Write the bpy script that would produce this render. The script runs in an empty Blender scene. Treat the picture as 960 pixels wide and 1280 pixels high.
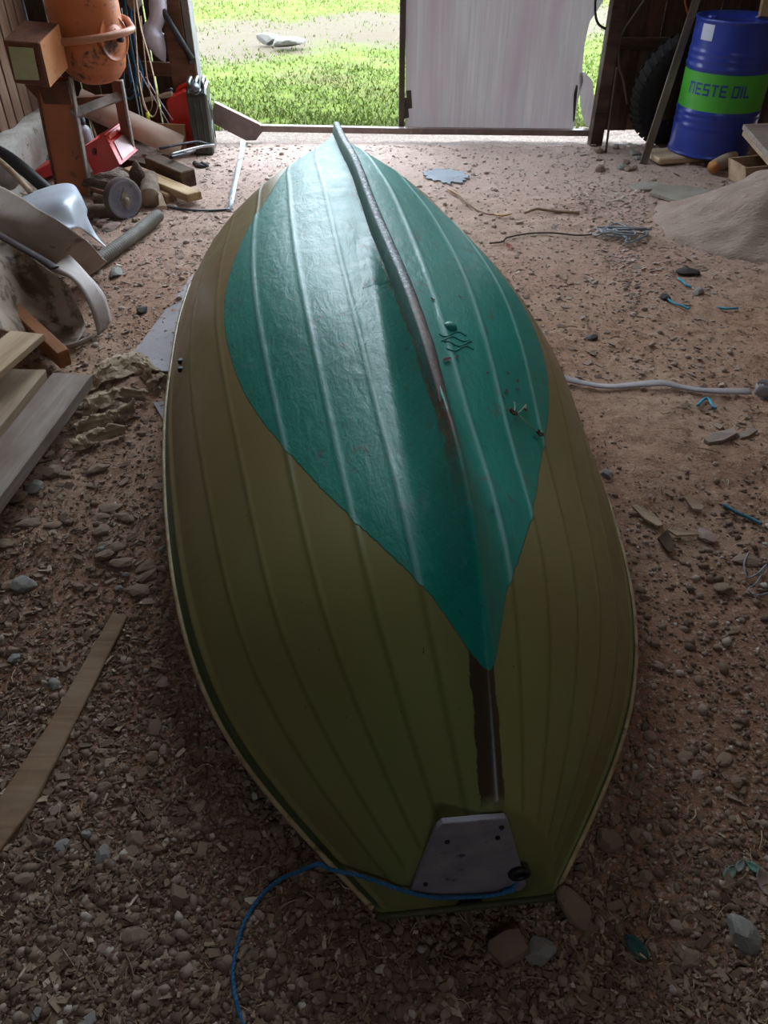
import bpy, bmesh, math, random
import numpy as np
from mathutils import Vector, Matrix
from mathutils.bvhtree import BVHTree

rng = np.random.default_rng(7)
random.seed(7)
S = bpy.context.scene
COL = S.collection
R = math.radians

# ------------------------------------------------------------------ camera, sky, exposure
F, PITCH, EYE = 961.0, R(40.0), 1.55
cam_d = bpy.data.cameras.new('camera'); cam = bpy.data.objects.new('camera', cam_d); COL.objects.link(cam)
cam.location = (0, 0, EYE); cam.rotation_euler = (math.pi/2 - PITCH, 0, 0)
cam_d.sensor_fit = 'VERTICAL'; cam_d.sensor_height = 24.0; cam_d.lens = F/1280*24.0
cam_d.clip_start = 0.05; cam_d.clip_end = 300
S.camera = cam

W = bpy.data.worlds.new('overcast_sky'); S.world = W; W.use_nodes = True
bg = W.node_tree.nodes['Background']; bg.inputs[0].default_value = (0.77, 0.89, 1.0, 1); bg.inputs[1].default_value = 1.0

S.view_settings.view_transform = 'Standard'; S.view_settings.look = 'None'
S.view_settings.gamma = 1; S.view_settings.use_curve_mapping = False
S.view_settings.exposure = 3.6
try:
    S.cycles.use_denoising = True
    S.cycles.max_bounces = 10; S.cycles.diffuse_bounces = 6
    S.cycles.sample_clamp_indirect = 6
except Exception: pass

# doorway, in metres
DX0, DX1, DY, DH = -1.27, 1.50, 6.12, 5.2
# sampling portal for the sky light that enters by the doorway
pd = bpy.data.lights.new('doorway_portal', 'AREA'); po = bpy.data.objects.new('doorway_portal', pd); COL.objects.link(po)
pd.shape = 'RECTANGLE'; pd.size = DX1-DX0; pd.size_y = DH; pd.cycles.is_portal = True
po.location = ((DX0+DX1)/2, DY+.16, DH/2); po.rotation_euler = (R(-90), 0, 0)
# unseen openings added for fill light: a small hatch high in the back wall and open strips under both eaves
FILL_EAVES = (3.3, 5.9, 4.7, 5.6)     # y0, y1, z0, z1
FILL_HATCH = (-.6, .6, 3.2, 3.9)    # x0, x1, z0, z1
def portal(name, w, h, loc, rot):
    d = bpy.data.lights.new(name, 'AREA'); o = bpy.data.objects.new(name, d); COL.objects.link(o)
    d.shape = 'RECTANGLE'; d.size = w; d.size_y = h; d.cycles.is_portal = True; o.location = loc; o.rotation_euler = rot
portal('fill_eaves_portal', FILL_EAVES[3]-FILL_EAVES[2], FILL_EAVES[1]-FILL_EAVES[0], (-2.55, (FILL_EAVES[0]+FILL_EAVES[1])/2, (FILL_EAVES[2]+FILL_EAVES[3])/2), (0, R(-90), 0))
portal('fill_eaves_portal', FILL_EAVES[3]-FILL_EAVES[2], FILL_EAVES[1]-FILL_EAVES[0], (3.60, (FILL_EAVES[0]+FILL_EAVES[1])/2, (FILL_EAVES[2]+FILL_EAVES[3])/2), (0, R(90), 0))
portal('fill_hatch_portal', FILL_HATCH[1]-FILL_HATCH[0], FILL_HATCH[3]-FILL_HATCH[2], ((FILL_HATCH[0]+FILL_HATCH[1])/2, -3.52, (FILL_HATCH[2]+FILL_HATCH[3])/2), (R(90), 0, 0))

# ------------------------------------------------------------------ helpers: points
def ray(px, py):
    u, v = (px-480)/F, (640-py)/F
    return np.array([u, math.cos(PITCH)+v*math.sin(PITCH), -math.sin(PITCH)+v*math.cos(PITCH)])
def G(px, py, z=0.0):
    """point at height z that the photograph shows at px, py"""
    d = ray(px, py); s = (z-EYE)/d[2]; return Vector((d[0]*s, d[1]*s, z))
def PY(px, py, y):
    """point on the upright plane at distance y"""
    d = ray(px, py); s = y/d[1]; return Vector((d[0]*s, y, EYE+d[2]*s))
def PX(px, py, x):
    d = ray(px, py); s = x/d[0]; return Vector((x, d[1]*s, EYE+d[2]*s))

_lat = rng.random((256, 256))
def vnoise(x, y):
    x = np.asarray(x, float); y = np.asarray(y, float)
    xi = np.floor(x).astype(int); yi = np.floor(y).astype(int); fx = x-xi; fy = y-yi
    fx = fx*fx*(3-2*fx); fy = fy*fy*(3-2*fy)
    a = _lat[xi & 255, yi & 255]; b = _lat[(xi+1) & 255, yi & 255]; c = _lat[xi & 255, (yi+1) & 255]; d = _lat[(xi+1) & 255, (yi+1) & 255]
    return (a*(1-fx)+b*fx)*(1-fy)+(c*(1-fx)+d*fx)*fy-.5
def sm(a, b, x):
    t = np.clip((np.asarray(x, float)-a)/(b-a), 0, 1); return t*t*(3-2*t)
def base_h(x, y):
    dip = -0.085*(1-sm(1.0, 2.4, y))
    dip = dip - .03*sm(5.9, 6.4, y)
    return dip + .03*vnoise(x*.9+3, y*.9) + .014*vnoise(x*2.7, y*2.7+9)
def terrain(x, y):
    h = base_h(x, y); pan = sm(1.15, .8, np.hypot((np.asarray(x)+.98)/.42, (np.asarray(y)-1.22)/.42))
    rough = .5+.5*sm(-.1, .3, vnoise(x*1.1+30, y*1.1+7)) + .35*sm(.4, -1.0, x)*sm(3.5, 2.5, y)
    rough = rough*(1-.75*pan); h = h - .01*pan + rough*(.014*vnoise(x*8, y*8) + .010*vnoise(x*19, y*19+4) + .0065*vnoise(x*43+5, y*43) + .004*vnoise(x*90, y*90+2))
    return h
def T(px, py, dz=0.0):
    """ground point (with the floor's relief) shown at px, py"""
    z = 0.0
    for _ in range(6):
        p = G(px, py, z+dz); z = float(terrain(p.x, p.y))
    return Vector((p.x, p.y, z+dz))

# ------------------------------------------------------------------ helpers: materials
def lin(h):
    h = h.lstrip('#'); v = [int(h[i:i+2], 16)/255 for i in (0, 2, 4)]
    return tuple((c/12.92 if c <= .04045 else ((c+.055)/1.055)**2.4) for c in v) + (1,)
class NT:
    def __init__(s, name):
        s.m = bpy.data.materials.new(name); s.m.use_nodes = True; s.t = s.m.node_tree; s.n = s.t.nodes; s.b = s.n['Principled BSDF']
    def node(s, k, **kw):
        n = s.n.new(k)
        for a, b in kw.items(): setattr(n, a, b)
        return n
    def link(s, a, b): s.t.links.new(a, b)
    def coord(s, kind='Object', scale=(1, 1, 1), loc=(0, 0, 0)):
        t = s.node('ShaderNodeTexCoord'); m = s.node('ShaderNodeMapping'); m.inputs['Scale'].default_value = scale; m.inputs['Location'].default_value = loc
        s.link(t.outputs[kind], m.inputs[0]); return m.outputs[0]
    def noise(s, co, sc, det=4, rough=.55, dist=0):
        n = s.node('ShaderNodeTexNoise'); n.inputs['Scale'].default_value = sc; n.inputs['Detail'].default_value = det
        n.inputs['Roughness'].default_value = rough; n.inputs['Distortion'].default_value = dist
        s.link(co, n.inputs['Vector']); return n.outputs['Fac']
    def ramp(s, f, stops):
        r = s.node('ShaderNodeValToRGB'); e = r.color_ramp.elements
        while len(e) < len(stops): e.new(.5)
        for k, (p, c) in enumerate(stops): e[k].position = p; e[k].color = c if len(c) == 4 else (*c, 1)
        s.link(f, r.inputs[0]); return r.outputs[0]
    def step(s, f, a, b):
        m = s.node('ShaderNodeMapRange'); m.inputs['From Min'].default_value = a; m.inputs['From Max'].default_value = b; m.clamp = True
        s.link(f, m.inputs['Value']); return m.outputs[0]
    def mix(s, f, a, b, mode='MIX'):
        m = s.node('ShaderNodeMix', data_type='RGBA', blend_type=mode)
        for k, v in ((0, f), (6, a), (7, b)):
            if hasattr(v, 'links'): s.link(v, m.inputs[k])
            else: m.inputs[k].default_value = v
        return m.outputs[2]
    def math(s, op, a, b=0.0):
        m = s.node('ShaderNodeMath', operation=op)
        for k, v in ((0, a), (1, b)):
            if hasattr(v, 'links'): s.link(v, m.inputs[k])
            else: m.inputs[k].default_value = v
        return m.outputs[0]
    def attr(s, name):
        n = s.node('ShaderNodeAttribute'); n.attribute_name = name; return n
    def bump(s, h, st=.3, dist=.01):
        b = s.node('ShaderNodeBump'); b.inputs['Strength'].default_value = st; b.inputs['Distance'].default_value = dist
        s.link(h, b.inputs['Height']); s.link(b.outputs[0], s.b.inputs['Normal'])
    def base(s, c):
        if hasattr(c, 'links'): s.link(c, s.b.inputs['Base Color'])
        else: s.b.inputs['Base Color'].default_value = c
    def set(s, **kw):
        for k, v in kw.items():
            k = k.replace('_', ' ')
            if hasattr(v, 'links'): s.link(v, s.b.inputs[k])
            else: s.b.inputs[k].default_value = v
MATS = {}
def pm(name, c1, c2=None, c3=None, scale=8, stretch=(1, 1, 1), rough=.6, metal=0, bump=.25, bdist=.004, spec=.5, det=5, wear=.5):
    """mottled painted / wooden / stone surface"""
    if name in MATS: return MATS[name]
    t = NT(name); co = t.coord('Object', stretch)
    f = t.noise(co, scale, det)
    a = lin(c1); b = lin(c2 or c1); c = t.mix(t.step(f, .35, .65), a, b)
    if c3:
        f2 = t.noise(co, scale*2.3, det+1, .65, .3); c = t.mix(t.step(f2, 1-wear*.45-.17, 1-wear*.45-.09), c, lin(c3))
    t.base(c); t.set(Roughness=rough, Metallic=metal); t.b.inputs['Specular IOR Level'].default_value = spec
    f3 = t.noise(co, scale*6, 3); t.bump(f3, bump, bdist)
    MATS[name] = t.m; return t.m
def wood(name, c1, c2=None, c3=None, grain=1.0, rough=.75):
    """long grain along local X"""
    if name in MATS: return MATS[name]
    t = NT(name); co = t.coord('Object', (1.5, 22*grain, 22*grain))
    f = t.noise(co, 2.2, 6, .6, .6); f2 = t.noise(t.coord('Object', (1, 3, 3)), 3, 4)
    c = t.mix(t.step(f, .35, .66), lin(c1), lin(c2)); c = t.mix(t.step(f2, .45, .75), c, lin(c3 or c2))
    t.base(c); t.set(Roughness=rough); t.b.inputs['Specular IOR Level'].default_value = .25; t.bump(f, .5, .003)
    MATS[name] = t.m; return t.m

# ------------------------------------------------------------------ helpers: meshes and objects
ICO_V = None
def ico(sub=1):
    bm = bmesh.new(); bmesh.ops.create_icosphere(bm, subdivisions=sub, radius=1)
    v = np.array([x.co[:] for x in bm.verts]); f = [[q.index for q in x.verts] for x in bm.faces]; bm.free(); return v, f
class MB:
    def __init__(s): s.v = []; s.f = []; s.sm = []
    def add(s, v, f, smooth=False):
        o = len(s.v); s.v += [tuple(map(float, x)) for x in v]; s.f += [[i+o for i in q] for q in f]; s.sm += [smooth]*len(f); return s
    def box(s, c, d, M=None):
        x, y, z = [k/2 for k in d]
        v = [Vector((a*x, b*y, e*z)) for a in (-1, 1) for b in (-1, 1) for e in (-1, 1)]
        if M is not None: v = [M @ q for q in v]
        v = [q+Vector(c) for q in v]
        return s.add(v, [[0, 1, 3, 2], [4, 6, 7, 5], [0, 4, 5, 1], [2, 3, 7, 6], [0, 2, 6, 4], [1, 5, 7, 3]])
    def tube(s, pts, r, n=10, closed=False, caps=True, flat=None):
        P = [Vector(p) for p in pts]; m = len(P); rr = r if hasattr(r, '__len__') else [r]*m
        up = Vector((0, 0, 1)); V = []; prev = None
        for i in range(m):
            a = P[(i-1) % m] if (closed or i > 0) else P[i]; b = P[(i+1) % m] if (closed or i < m-1) else P[i]
            t = (b-a).normalized() if (b-a).length > 1e-9 else Vector((0, 0, 1))
            if prev is None:
                q = up if abs(t.z) < .9 else Vector((1, 0, 0)); e1 = (q-t*q.dot(t)).normalized()
            else: e1 = (prev-t*prev.dot(t)); e1 = e1.normalized() if e1.length > 1e-6 else Vector((1, 0, 0))
            prev = e1; e2 = t.cross(e1)
            for k in range(n):
                a2 = 2*math.pi*k/n; w = math.cos(a2)*(flat if flat else 1)
                V.append(P[i]+(e1*w+e2*math.sin(a2))*rr[i])
        Fc = []
        for i in range(m if closed else m-1):
            j = (i+1) % m
            for k in range(n): Fc.append([i*n+k, i*n+(k+1) % n, j*n+(k+1) % n, j*n+k])
        if not closed and caps: Fc.append(list(range(n))[::-1]); Fc.append([(m-1)*n+k for k in range(n)])
        return s.add(V, Fc, True)
    def lathe(s, prof, c=(0, 0, 0), axis='Z', n=32, M=None, caps=True):
        V = []; m = len(prof)
        for r, h in prof:
            for k in range(n):
                a = 2*math.pi*k/n; p = Vector((r*math.cos(a), r*math.sin(a), h))
                if M is not None: p = M @ p
                V.append(p+Vector(c))
        Fc = [[i*n+k, i*n+(k+1) % n, (i+1)*n+(k+1) % n, (i+1)*n+k] for i in range(m-1) for k in range(n)]
        if caps: Fc.append(list(range(n))[::-1]); Fc.append([(m-1)*n+k for k in range(n)])
        return s.add(V, Fc, True)
    def prism(s, poly, ext):
        """poly: world points of a flat outline; ext: extrusion vector"""
        n = len(poly); P = [Vector(p) for p in poly]; e = Vector(ext)
        return s.add(P+[p+e for p in P], [list(range(n)), [n+k for k in range(n)][::-1]]+[[k, n+k, n+(k+1) % n, (k+1) % n] for k in range(n)])
    def grid(s, rows, thick=0.0, smooth=True):
        """rows of points -> a surface, with thickness if asked"""
        m, n = len(rows), len(rows[0]); V = [Vector(p) for r in rows for p in r]
        Fc = [[i*n+k, i*n+k+1, (i+1)*n+k+1, (i+1)*n+k] for i in range(m-1) for k in range(n-1)]
        if thick:
            nv = len(V); N = [Vector((0, 0, 0)) for _ in V]
            for q in Fc:
                nn = (V[q[2]]-V[q[0]]).cross(V[q[3]]-V[q[1]])
                for k in q: N[k] += nn
            V2 = [v-(nn.normalized() if nn.length > 0 else Vector((0, 0, 1)))*thick for v, nn in zip(V, N)]
            F2 = [[k+nv for k in q][::-1] for q in Fc]
            rim = [k for k in range(n)]+[i*n+n-1 for i in range(1, m)]+[(m-1)*n+k for k in range(n-2, -1, -1)]+[i*n for i in range(m-2, 0, -1)]
            F3 = [[rim[k], rim[k]+nv, rim[(k+1) % len(rim)]+nv, rim[(k+1) % len(rim)]] for k in range(len(rim))]
            s.add(V+V2, Fc+F2, smooth); s.f += [[i+len(s.v)-2*nv for i in q] for q in F3]; s.sm += [False]*len(F3); return s
        return s.add(V, Fc, smooth)
WM = {}
def wm(o): return WM.get(o.name, Matrix.Identity(4))
def link(o, parent=None, M=None):
    M = M or Matrix.Identity(4); COL.objects.link(o)
    if parent: o.parent = parent; o.matrix_local = wm(parent).inverted() @ M
    else: o.matrix_world = M
    WM[o.name] = M.copy(); return o
def tag(o, label=None, cat=None, group=None, kind=None):
    for k, v in (('label', label), ('category', cat), ('group', group), ('kind', kind)):
        if v: o[k] = v
    return o
def build(name, mb, m, parent=None, M=None, clean=False, bevel=0, origin=None):
    """mesh data given in world coordinates; the object's frame is the parent's (or the mesh's own base)"""
    v = np.array(mb.v)
    if M is None:
        if parent is not None: M = wm(parent)
        else:
            c = (v.min(0)+v.max(0))/2; c[2] = v[:, 2].min()
            if origin is not None: c = origin
            M = Matrix.Translation(Vector(c))
    Mi = np.array(M.inverted()); v = v @ Mi[:3, :3].T + Mi[:3, 3]
    me = bpy.data.meshes.new(name); me.from_pydata(v.tolist(), [], mb.f)
    me.polygons.foreach_set('use_smooth', mb.sm); me.update()
    if clean or bevel:
        bm = bmesh.new(); bm.from_mesh(me)
        if clean: bmesh.ops.remove_doubles(bm, verts=bm.verts, dist=1e-5)
        bmesh.ops.recalc_face_normals(bm, faces=bm.faces)
        if bevel: bmesh.ops.bevel(bm, geom=list(bm.edges), offset=bevel, segments=1, affect='EDGES', profile=.5)
        bm.to_mesh(me); bm.free()
    me.materials.append(m)
    o = bpy.data.objects.new(name, me); return link(o, parent, M)
def empty(name, loc, label, cat, group=None, rot=None):
    o = bpy.data.objects.new(name, None); o.empty_display_size = .1
    M = Matrix.Translation(Vector(loc)) @ (rot.to_4x4() if rot else Matrix.Identity(4)); link(o, None, M)
    return tag(o, label, cat, group)
def beam(name, p0, p1, w, h, m, parent=None, up=(0, 0, 1), bevel=.003, warp=0.0, seg=1, ends=0.0, hull_h=None):
    """squared timber from p0 to p1 (axis), w wide, h high; local X runs along the grain"""
    p0, p1 = Vector(p0), Vector(p1); x = (p1-p0); L = x.length; x.normalize(); u = Vector(up); z = (u-x*u.dot(x)).normalized(); y = z.cross(x)
    M = Matrix(((x.x, y.x, z.x, p0.x), (x.y, y.y, z.y, p0.y), (x.z, y.z, z.z, p0.z), (0, 0, 0, 1)))
    bm = bmesh.new(); n = max(1, seg); ring = []
    for i in range(n+1):
        t = i/n; q = []
        for a, b in ((-1, -1), (1, -1), (1, 1), (-1, 1)):
            jx = random.uniform(-ends, ends) if i in (0, n) else 0
            q.append(bm.verts.new((t*L+jx, a*w/2+warp*random.uniform(-1, 1)*w, b*h/2+warp*random.uniform(-1, 1)*h)))
        ring.append(q)
    for i in range(n):
        for k in range(4): bm.faces.new([ring[i][k], ring[i][(k+1) % 4], ring[i+1][(k+1) % 4], ring[i+1][k]])
    bm.faces.new(ring[0][::-1]); bm.faces.new(ring[-1])
    bmesh.ops.recalc_face_normals(bm, faces=bm.faces)
    if bevel: bmesh.ops.bevel(bm, geom=[e for e in bm.edges if len(e.link_faces) == 2 and e.calc_face_angle(0) > .5], offset=bevel, segments=1, affect='EDGES', profile=.5)
    me = bpy.data.meshes.new(name); bm.to_mesh(me); bm.free(); me.materials.append(m)
    return link(bpy.data.objects.new(name, me), parent, M)
def fast_mesh(name, V, Fq, m, nper, attr=None, smooth=False):
    """large stuff meshes: V (n,3), Fq (k,nper)"""
    me = bpy.data.meshes.new(name); me.vertices.add(len(V)); me.vertices.foreach_set('co', np.asarray(V, np.float32).ravel())
    me.loops.add(Fq.size); me.loops.foreach_set('vertex_index', Fq.ravel().astype(np.int32)); me.polygons.add(len(Fq))
    me.polygons.foreach_set('loop_start', np.arange(0, Fq.size, nper, dtype=np.int32))
    try: me.polygons.foreach_set('loop_total', np.full(len(Fq), nper, np.int32))
    except Exception: pass
    me.update(calc_edges=True); me.polygons.foreach_set('use_smooth', np.full(len(Fq), smooth))
    if attr is not None:
        for k, a in attr.items():
            at = me.attributes.new(k, 'FLOAT', 'POINT'); at.data.foreach_set('value', np.asarray(a, np.float32))
    me.materials.append(m); me.validate()
    o = bpy.data.objects.new(name, me); return o
def catmull(P, n=8):
    P = [Vector(p) for p in P]; out = []
    for i in range(len(P)-1):
        a, b, c, d = P[max(i-1, 0)], P[i], P[i+1], P[min(i+2, len(P)-1)]
        for k in range(n):
            t = k/n; out.append(.5*((2*b)+(c-a)*t+(2*a-5*b+4*c-d)*t*t+(3*b-a-3*c+d)*t**3))
    return out+[P[-1]]
def patch(rows, nu=6, nv=6, amp=0.0, fr=9.0, seed=0):
    """smooth surface through rows of control points, with a little crumple"""
    A = [catmull(r, nu) for r in rows]; cols = [catmull([A[i][k] for i in range(len(A))], nv) for k in range(len(A[0]))]
    out = []
    for i in range(len(cols[0])):
        r = []
        for k in range(len(cols)):
            p = cols[k][i].copy()
            if amp:
                q = p*fr; p += Vector((float(vnoise(q.x+seed, q.z*2+q.y)), float(vnoise(q.y+seed, q.z*2+50)), float(vnoise(q.x+q.y*.5+seed+9, q.y+70))))*amp
            r.append(p)
        out.append(r)
    return out
def stones_mesh(cx, cy, cz, sx, sy, sz, rotz, tilt, V0, F0, jit):
    n = len(cx); nv = len(V0); r = rng.random((n, nv, 1))*jit+1-jit/2
    P = V0[None]*r*np.stack([sx, sy, sz], -1)[:, None, :]
    ct, st_ = np.cos(tilt)[:, None], np.sin(tilt)[:, None]
    y = P[..., 1]*ct-P[..., 2]*st_; z = P[..., 1]*st_+P[..., 2]*ct
    c, s_ = np.cos(rotz)[:, None], np.sin(rotz)[:, None]
    x = P[..., 0]*c-y*s_; y2 = P[..., 0]*s_+y*c
    V = np.stack([x+cx[:, None], y2+cy[:, None], z+cz[:, None]], -1).reshape(-1, 3)
    Fq = (F0[None]+(np.arange(n)*nv)[:, None, None]).reshape(-1, F0.shape[1])
    return V, Fq

# ------------------------------------------------------------------ the boat's form
BO = (0.17609, 0.69967); BA = 0.13796; BL = 3.28781; BROLL = 0.07575
Bb = np.array([0.18365, 0.44646, 0.58178, 0.64063, 0.67429, 0.69266, 0.69675, 0.69691, 0.68172, 0.56338, 0.03269])
Bg = np.array([-0.06605, 0.08452, 0.11459, 0.07937, 0.02412])
Bk = np.array([0.31796, 0.61826, 0.69678, 0.71157, 0.69742, 0.69047, 0.68815, 0.65458, 0.63383])
Bn = np.array([1.75, 1.54383, 2.36715, 1.76481, 1.97545]); Bc = np.array([0.86745, 0.79935, 0.84988])
Bgap = np.array([0.025, 0.1354, 0.08398, 0.05628, 0.0444])
STRAKES = (0.138, 0.282, 0.441, 0.604, 0.76)
WL0, WL1 = 0.384, 0.188
def cubs(y, x):
    x = np.asarray(x, float); n = len(y); h = 1/(n-1); A = np.zeros((n, n)); B = np.zeros(n); A[0, 0] = A[-1, -1] = 1
    for i in range(1, n-1):
        A[i, i-1] = A[i, i+1] = 1; A[i, i] = 4; B[i] = 6*(y[i-1]-2*y[i]+y[i+1])/h/h
    M = np.linalg.solve(A, B); i = np.minimum((x/h).astype(int), n-2); u = x/h-i
    return (1-u)*y[i]+u*y[i+1]+h*h/6*(((1-u)**3-(1-u))*M[i]+(u**3-u)*M[i+1])
def hull_sections(t, ns):
    b = np.maximum(cubs(Bb, t), .012); g = cubs(Bg, t); k = cubs(Bk, t); n = np.clip(cubs(Bn, t), 1.02, 4); c = np.clip(cubs(Bc, t), .4, .995); gap = cubs(Bgap, t)
    k = k-.10*sm(.985, 1.0, t)
    kh = k-gap; al = np.linspace(0, 1, 161)[None]*(np.pi/2*c)[:, None]; am = np.pi/2*c; e = 2/n[:, None]
    l = np.sin(al)**e/np.sin(am)[:, None]**e; z0 = np.cos(am)[:, None]**e
    z = (np.cos(al)**e-z0)/(1-z0); l = l*b[:, None]; z = g[:, None]+z*(kh-g)[:, None]
    d = np.hypot(np.diff(l, axis=1), np.diff(z, axis=1)); ac = np.concatenate([np.zeros((len(t), 1)), np.cumsum(d, 1)], 1); al_ = ac[:, -1].copy(); ac /= ac[:, -1:]
    fs = np.linspace(0, 1, ns)
    l2 = np.array([np.interp(fs, ac[i], l[i]) for i in range(len(t))]); z2 = np.array([np.interp(fs, ac[i], z[i]) for i in range(len(t))])
    return l2, z2, k, gap, fs, al_
ca, sa, cr, sr = math.cos(BA), math.sin(BA), math.cos(BROLL), math.sin(BROLL)
BM = Matrix(((ca*cr, -sa, ca*sr, BO[0]), (sa*cr, ca, sa*sr, BO[1]), (-sr, 0, cr, 0), (0, 0, 0, 1)))
def boat_inside(x, y, pad=0.0):
    X = np.asarray(x)-BO[0]; Y = np.asarray(y)-BO[1]; t = (-X*sa+Y*ca)/BL; l = X*ca+Y*sa
    w = cubs(Bb, np.clip(t, 0, 1)); return (t > -.01-pad) & (t < 1.01+pad) & (np.abs(l) < w+pad)

def make_boat():
    root = empty('rowing_boat', (0, 0, 0), 'upturned fibreglass rowing boat, teal bottom and olive green sides, filling the barn floor', 'boat')
    root.matrix_world = BM; WM[root.name] = BM.copy()
    NT_, NS_ = 270, 171
    t = np.concatenate([np.linspace(0, .06, 30, endpoint=False), np.linspace(.06, .97, 205, endpoint=False), np.linspace(.97, 1, 35)])
    l, z, k, gap, fs, al = hull_sections(t, NS_)
    # outward normals in the section plane
    dl = np.gradient(l, axis=1); dz = np.gradient(z, axis=1); nn = np.hypot(dl, dz)+1e-9; nl, nz = -dz/nn, dl/nn
    strk = np.zeros_like(l)
    for i, f in enumerate(STRAKES):
        wd = .0068/np.maximum(al, .2)[:, None]
        strk = np.maximum(strk, np.exp(-((fs[None]-f)/wd)**2))
    band = np.repeat(sm(.952, .958, fs)[None], len(t), 0)
    fade = (sm(.0, .25, t)*.65+.35)[:, None]
    d = .0030*strk*fade-.004*band*sm(1, .985, fs)[None]
    l = l+nl*d; z = z+nz*d
    # fair the hull up into the keel
    wd = .05+.03*(1-sm(.15, .5, t)); wd = .045+.03*(1-sm(.15, .5, t)); bandk = sm(.17, .30, t); rh = (gap-.002)*(1-.72*sm(.30, .62, t))-.010*bandk
    z = z+(rh[:, None])*np.clip(1-(np.sqrt(l*l+.013**2)-.013)/wd[:, None], 0, 1)**2.2
    l = l+sm(.93, .95, fs)[None]*.008*sm(0, .05, 1-t)[:, None]
    ys = np.repeat((t*BL)[:, None], NS_, 1)
    # raked, rounded transom edge
    Lh = np.concatenate([-l[:, ::-1], l[:, 1:]], 1); Zh = np.concatenate([z[:, ::-1], z[:, 1:]], 1); Yh = np.concatenate([ys[:, ::-1], ys[:, 1:]], 1)
    Bd = np.concatenate([band[:, ::-1], band[:, 1:]], 1)
    Sk = np.concatenate([strk[:, ::-1], strk[:, 1:]], 1); n2 = Lh.shape[1]; m = len(t)
    V = np.stack([Lh, Yh, Zh], -1).reshape(-1, 3)
    ii, kk = np.meshgrid(np.arange(m-1), np.arange(n2-1), indexing='ij')
    Fq = np.stack([ii*n2+kk, (ii+1)*n2+kk, (ii+1)*n2+kk+1, ii*n2+kk+1], -1).reshape(-1, 4)
    # stern closed by rows drawn in to the middle
    ring = V[:n2]; c0 = np.array([0, 0, ring[:, 2].min()*.5+ring[:, 2].max()*.5]); extra = []; EF = []; base = len(V); prev = np.arange(n2)
    for q, (s_, dy) in enumerate(((.985, -.008), (.95, -.013), (.8, -.014), (.5, -.014), (.15, -.014))):
        r = ring.copy(); zb = ring[0, 2]; r[:, 0] *= s_; r[:, 2] = zb+(r[:, 2]-zb)*s_; r[:, 1] += dy
        extra.append(r); cur = base+q*n2+np.arange(n2)
        EF.append(np.stack([prev[:-1], prev[1:], cur[1:], cur[:-1]], -1)); prev = cur
    V = np.concatenate([V]+extra); Fq = np.concatenate([Fq]+EF)
    sk = np.concatenate([Sk.ravel(), np.zeros(len(extra)*n2)])
    hull = fast_mesh('hull', V, Fq, hull_mat(), 4, {'strake': sk, 'band': np.concatenate([Bd.ravel(), np.zeros(len(extra)*n2)])}, True)
    bm = bmesh.new(); bm.from_mesh(hull.data); bmesh.ops.recalc_face_normals(bm, faces=bm.faces)
    avg = sum(f.normal.z for f in bm.faces if abs(f.calc_center_median().x) < .1)
    if avg < 0: bmesh.ops.reverse_faces(bm, faces=bm.faces)
    bm.to_mesh(hull.data); bm.free()
    md = hull.modifiers.new('shell', 'SOLIDIFY'); md.thickness = .006; md.offset = -1
    link(hull, root, BM)
    Mn = np.array(BM); WV = V @ Mn[:3, :3].T+Mn[:3, 3]
    bvh = BVHTree.FromPolygons([tuple(x) for x in WV], [tuple(map(int, q)) for q in Fq])
    # keel band
    tt = np.linspace(.15, .995, 240); bk = sm(.15, .30, tt); kz = cubs(Bk, tt)-.10*sm(.985, 1.0, tt)
    hw = .0145*(.6+.4*bk); hgt = cubs(Bgap, tt)*bk+.012; kz = kz-.034*(1-bk)
    mb = MB(); prof = [(-1, -1), (-1, .35), (-.6, .8), (0, 1), (.6, .8), (1, .35), (1, -1)]
    rows = []
    for i in range(240):
        j = 1+.08*float(vnoise(tt[i]*60, 3)); rows.append([BM @ Vector((a*hw[i]*j, tt[i]*BL, kz[i]+(b*hgt[i] if b < 0 else b*.008*j))) for a, b in prof])
    mb.grid(rows); kb = build('keel_band', mb, keel_mat(), root)
    tag(kb, 'worn keel band, silvery black turning rusty and bare brown towards the stern')
    # rim
    for sgn in (-1, 1):
        tt = np.linspace(0, .995, 160); bb = np.maximum(cubs(Bb, tt), .012)+.008; gg = cubs(Bg, tt); mb = MB()
        mb.tube([BM @ Vector((sgn*(bb[i]+.003), tt[i]*BL, gg[i]-.004)) for i in range(160)], .0065, 8)
        rim = build('rim', mb, pm('cream_rim', '#b5a37c', '#8f7d58', '#5c513c', scale=20, rough=.5), root)
        if sgn < 0: tag(rim, 'cream coloured rim along the gunwale')
    mb = MB(); y0 = -.018; mb.tube([BM @ Vector((x, y0, Bg[0]-.002)) for x in np.linspace(-.19, .19, 9)], .008, 8)
    build('stern_rim', mb, pm('grimy_green', '#3d4427', '#4f4a34', scale=20), root)
    # motor plate on the transom
    def tp(px, py, dy=0): # point on the transom plane
        d = ray(px, py); o = Vector((0, 0, EYE)); Mi = BM.inverted(); lo = Mi @ o; ld = Mi.to_3x3() @ Vector(d); s_ = (y0+.002-dy-lo.y)/ld.y
        return BM @ (lo+ld*s_)
    out = -(BM.to_3x3() @ Vector((0, 1, 0)))
    poly = [tp(511, 1110), tp(545, 1028), tp(552, 1022), tp(630, 1015), tp(634, 1021), tp(656, 1098), tp(650, 1106), tp(560, 1113)]
    mb = MB(); mb.prism(poly, out*.012)
    pl = build('motor_plate', mb, pm('plate_grey', '#8d8a92', '#73727c', '#4b4a50', scale=14, rough=.5, bump=.15), root, bevel=.0015, clean=True)
    tag(pl, 'grey trapezoid motor plate bolted to the stern')
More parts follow.
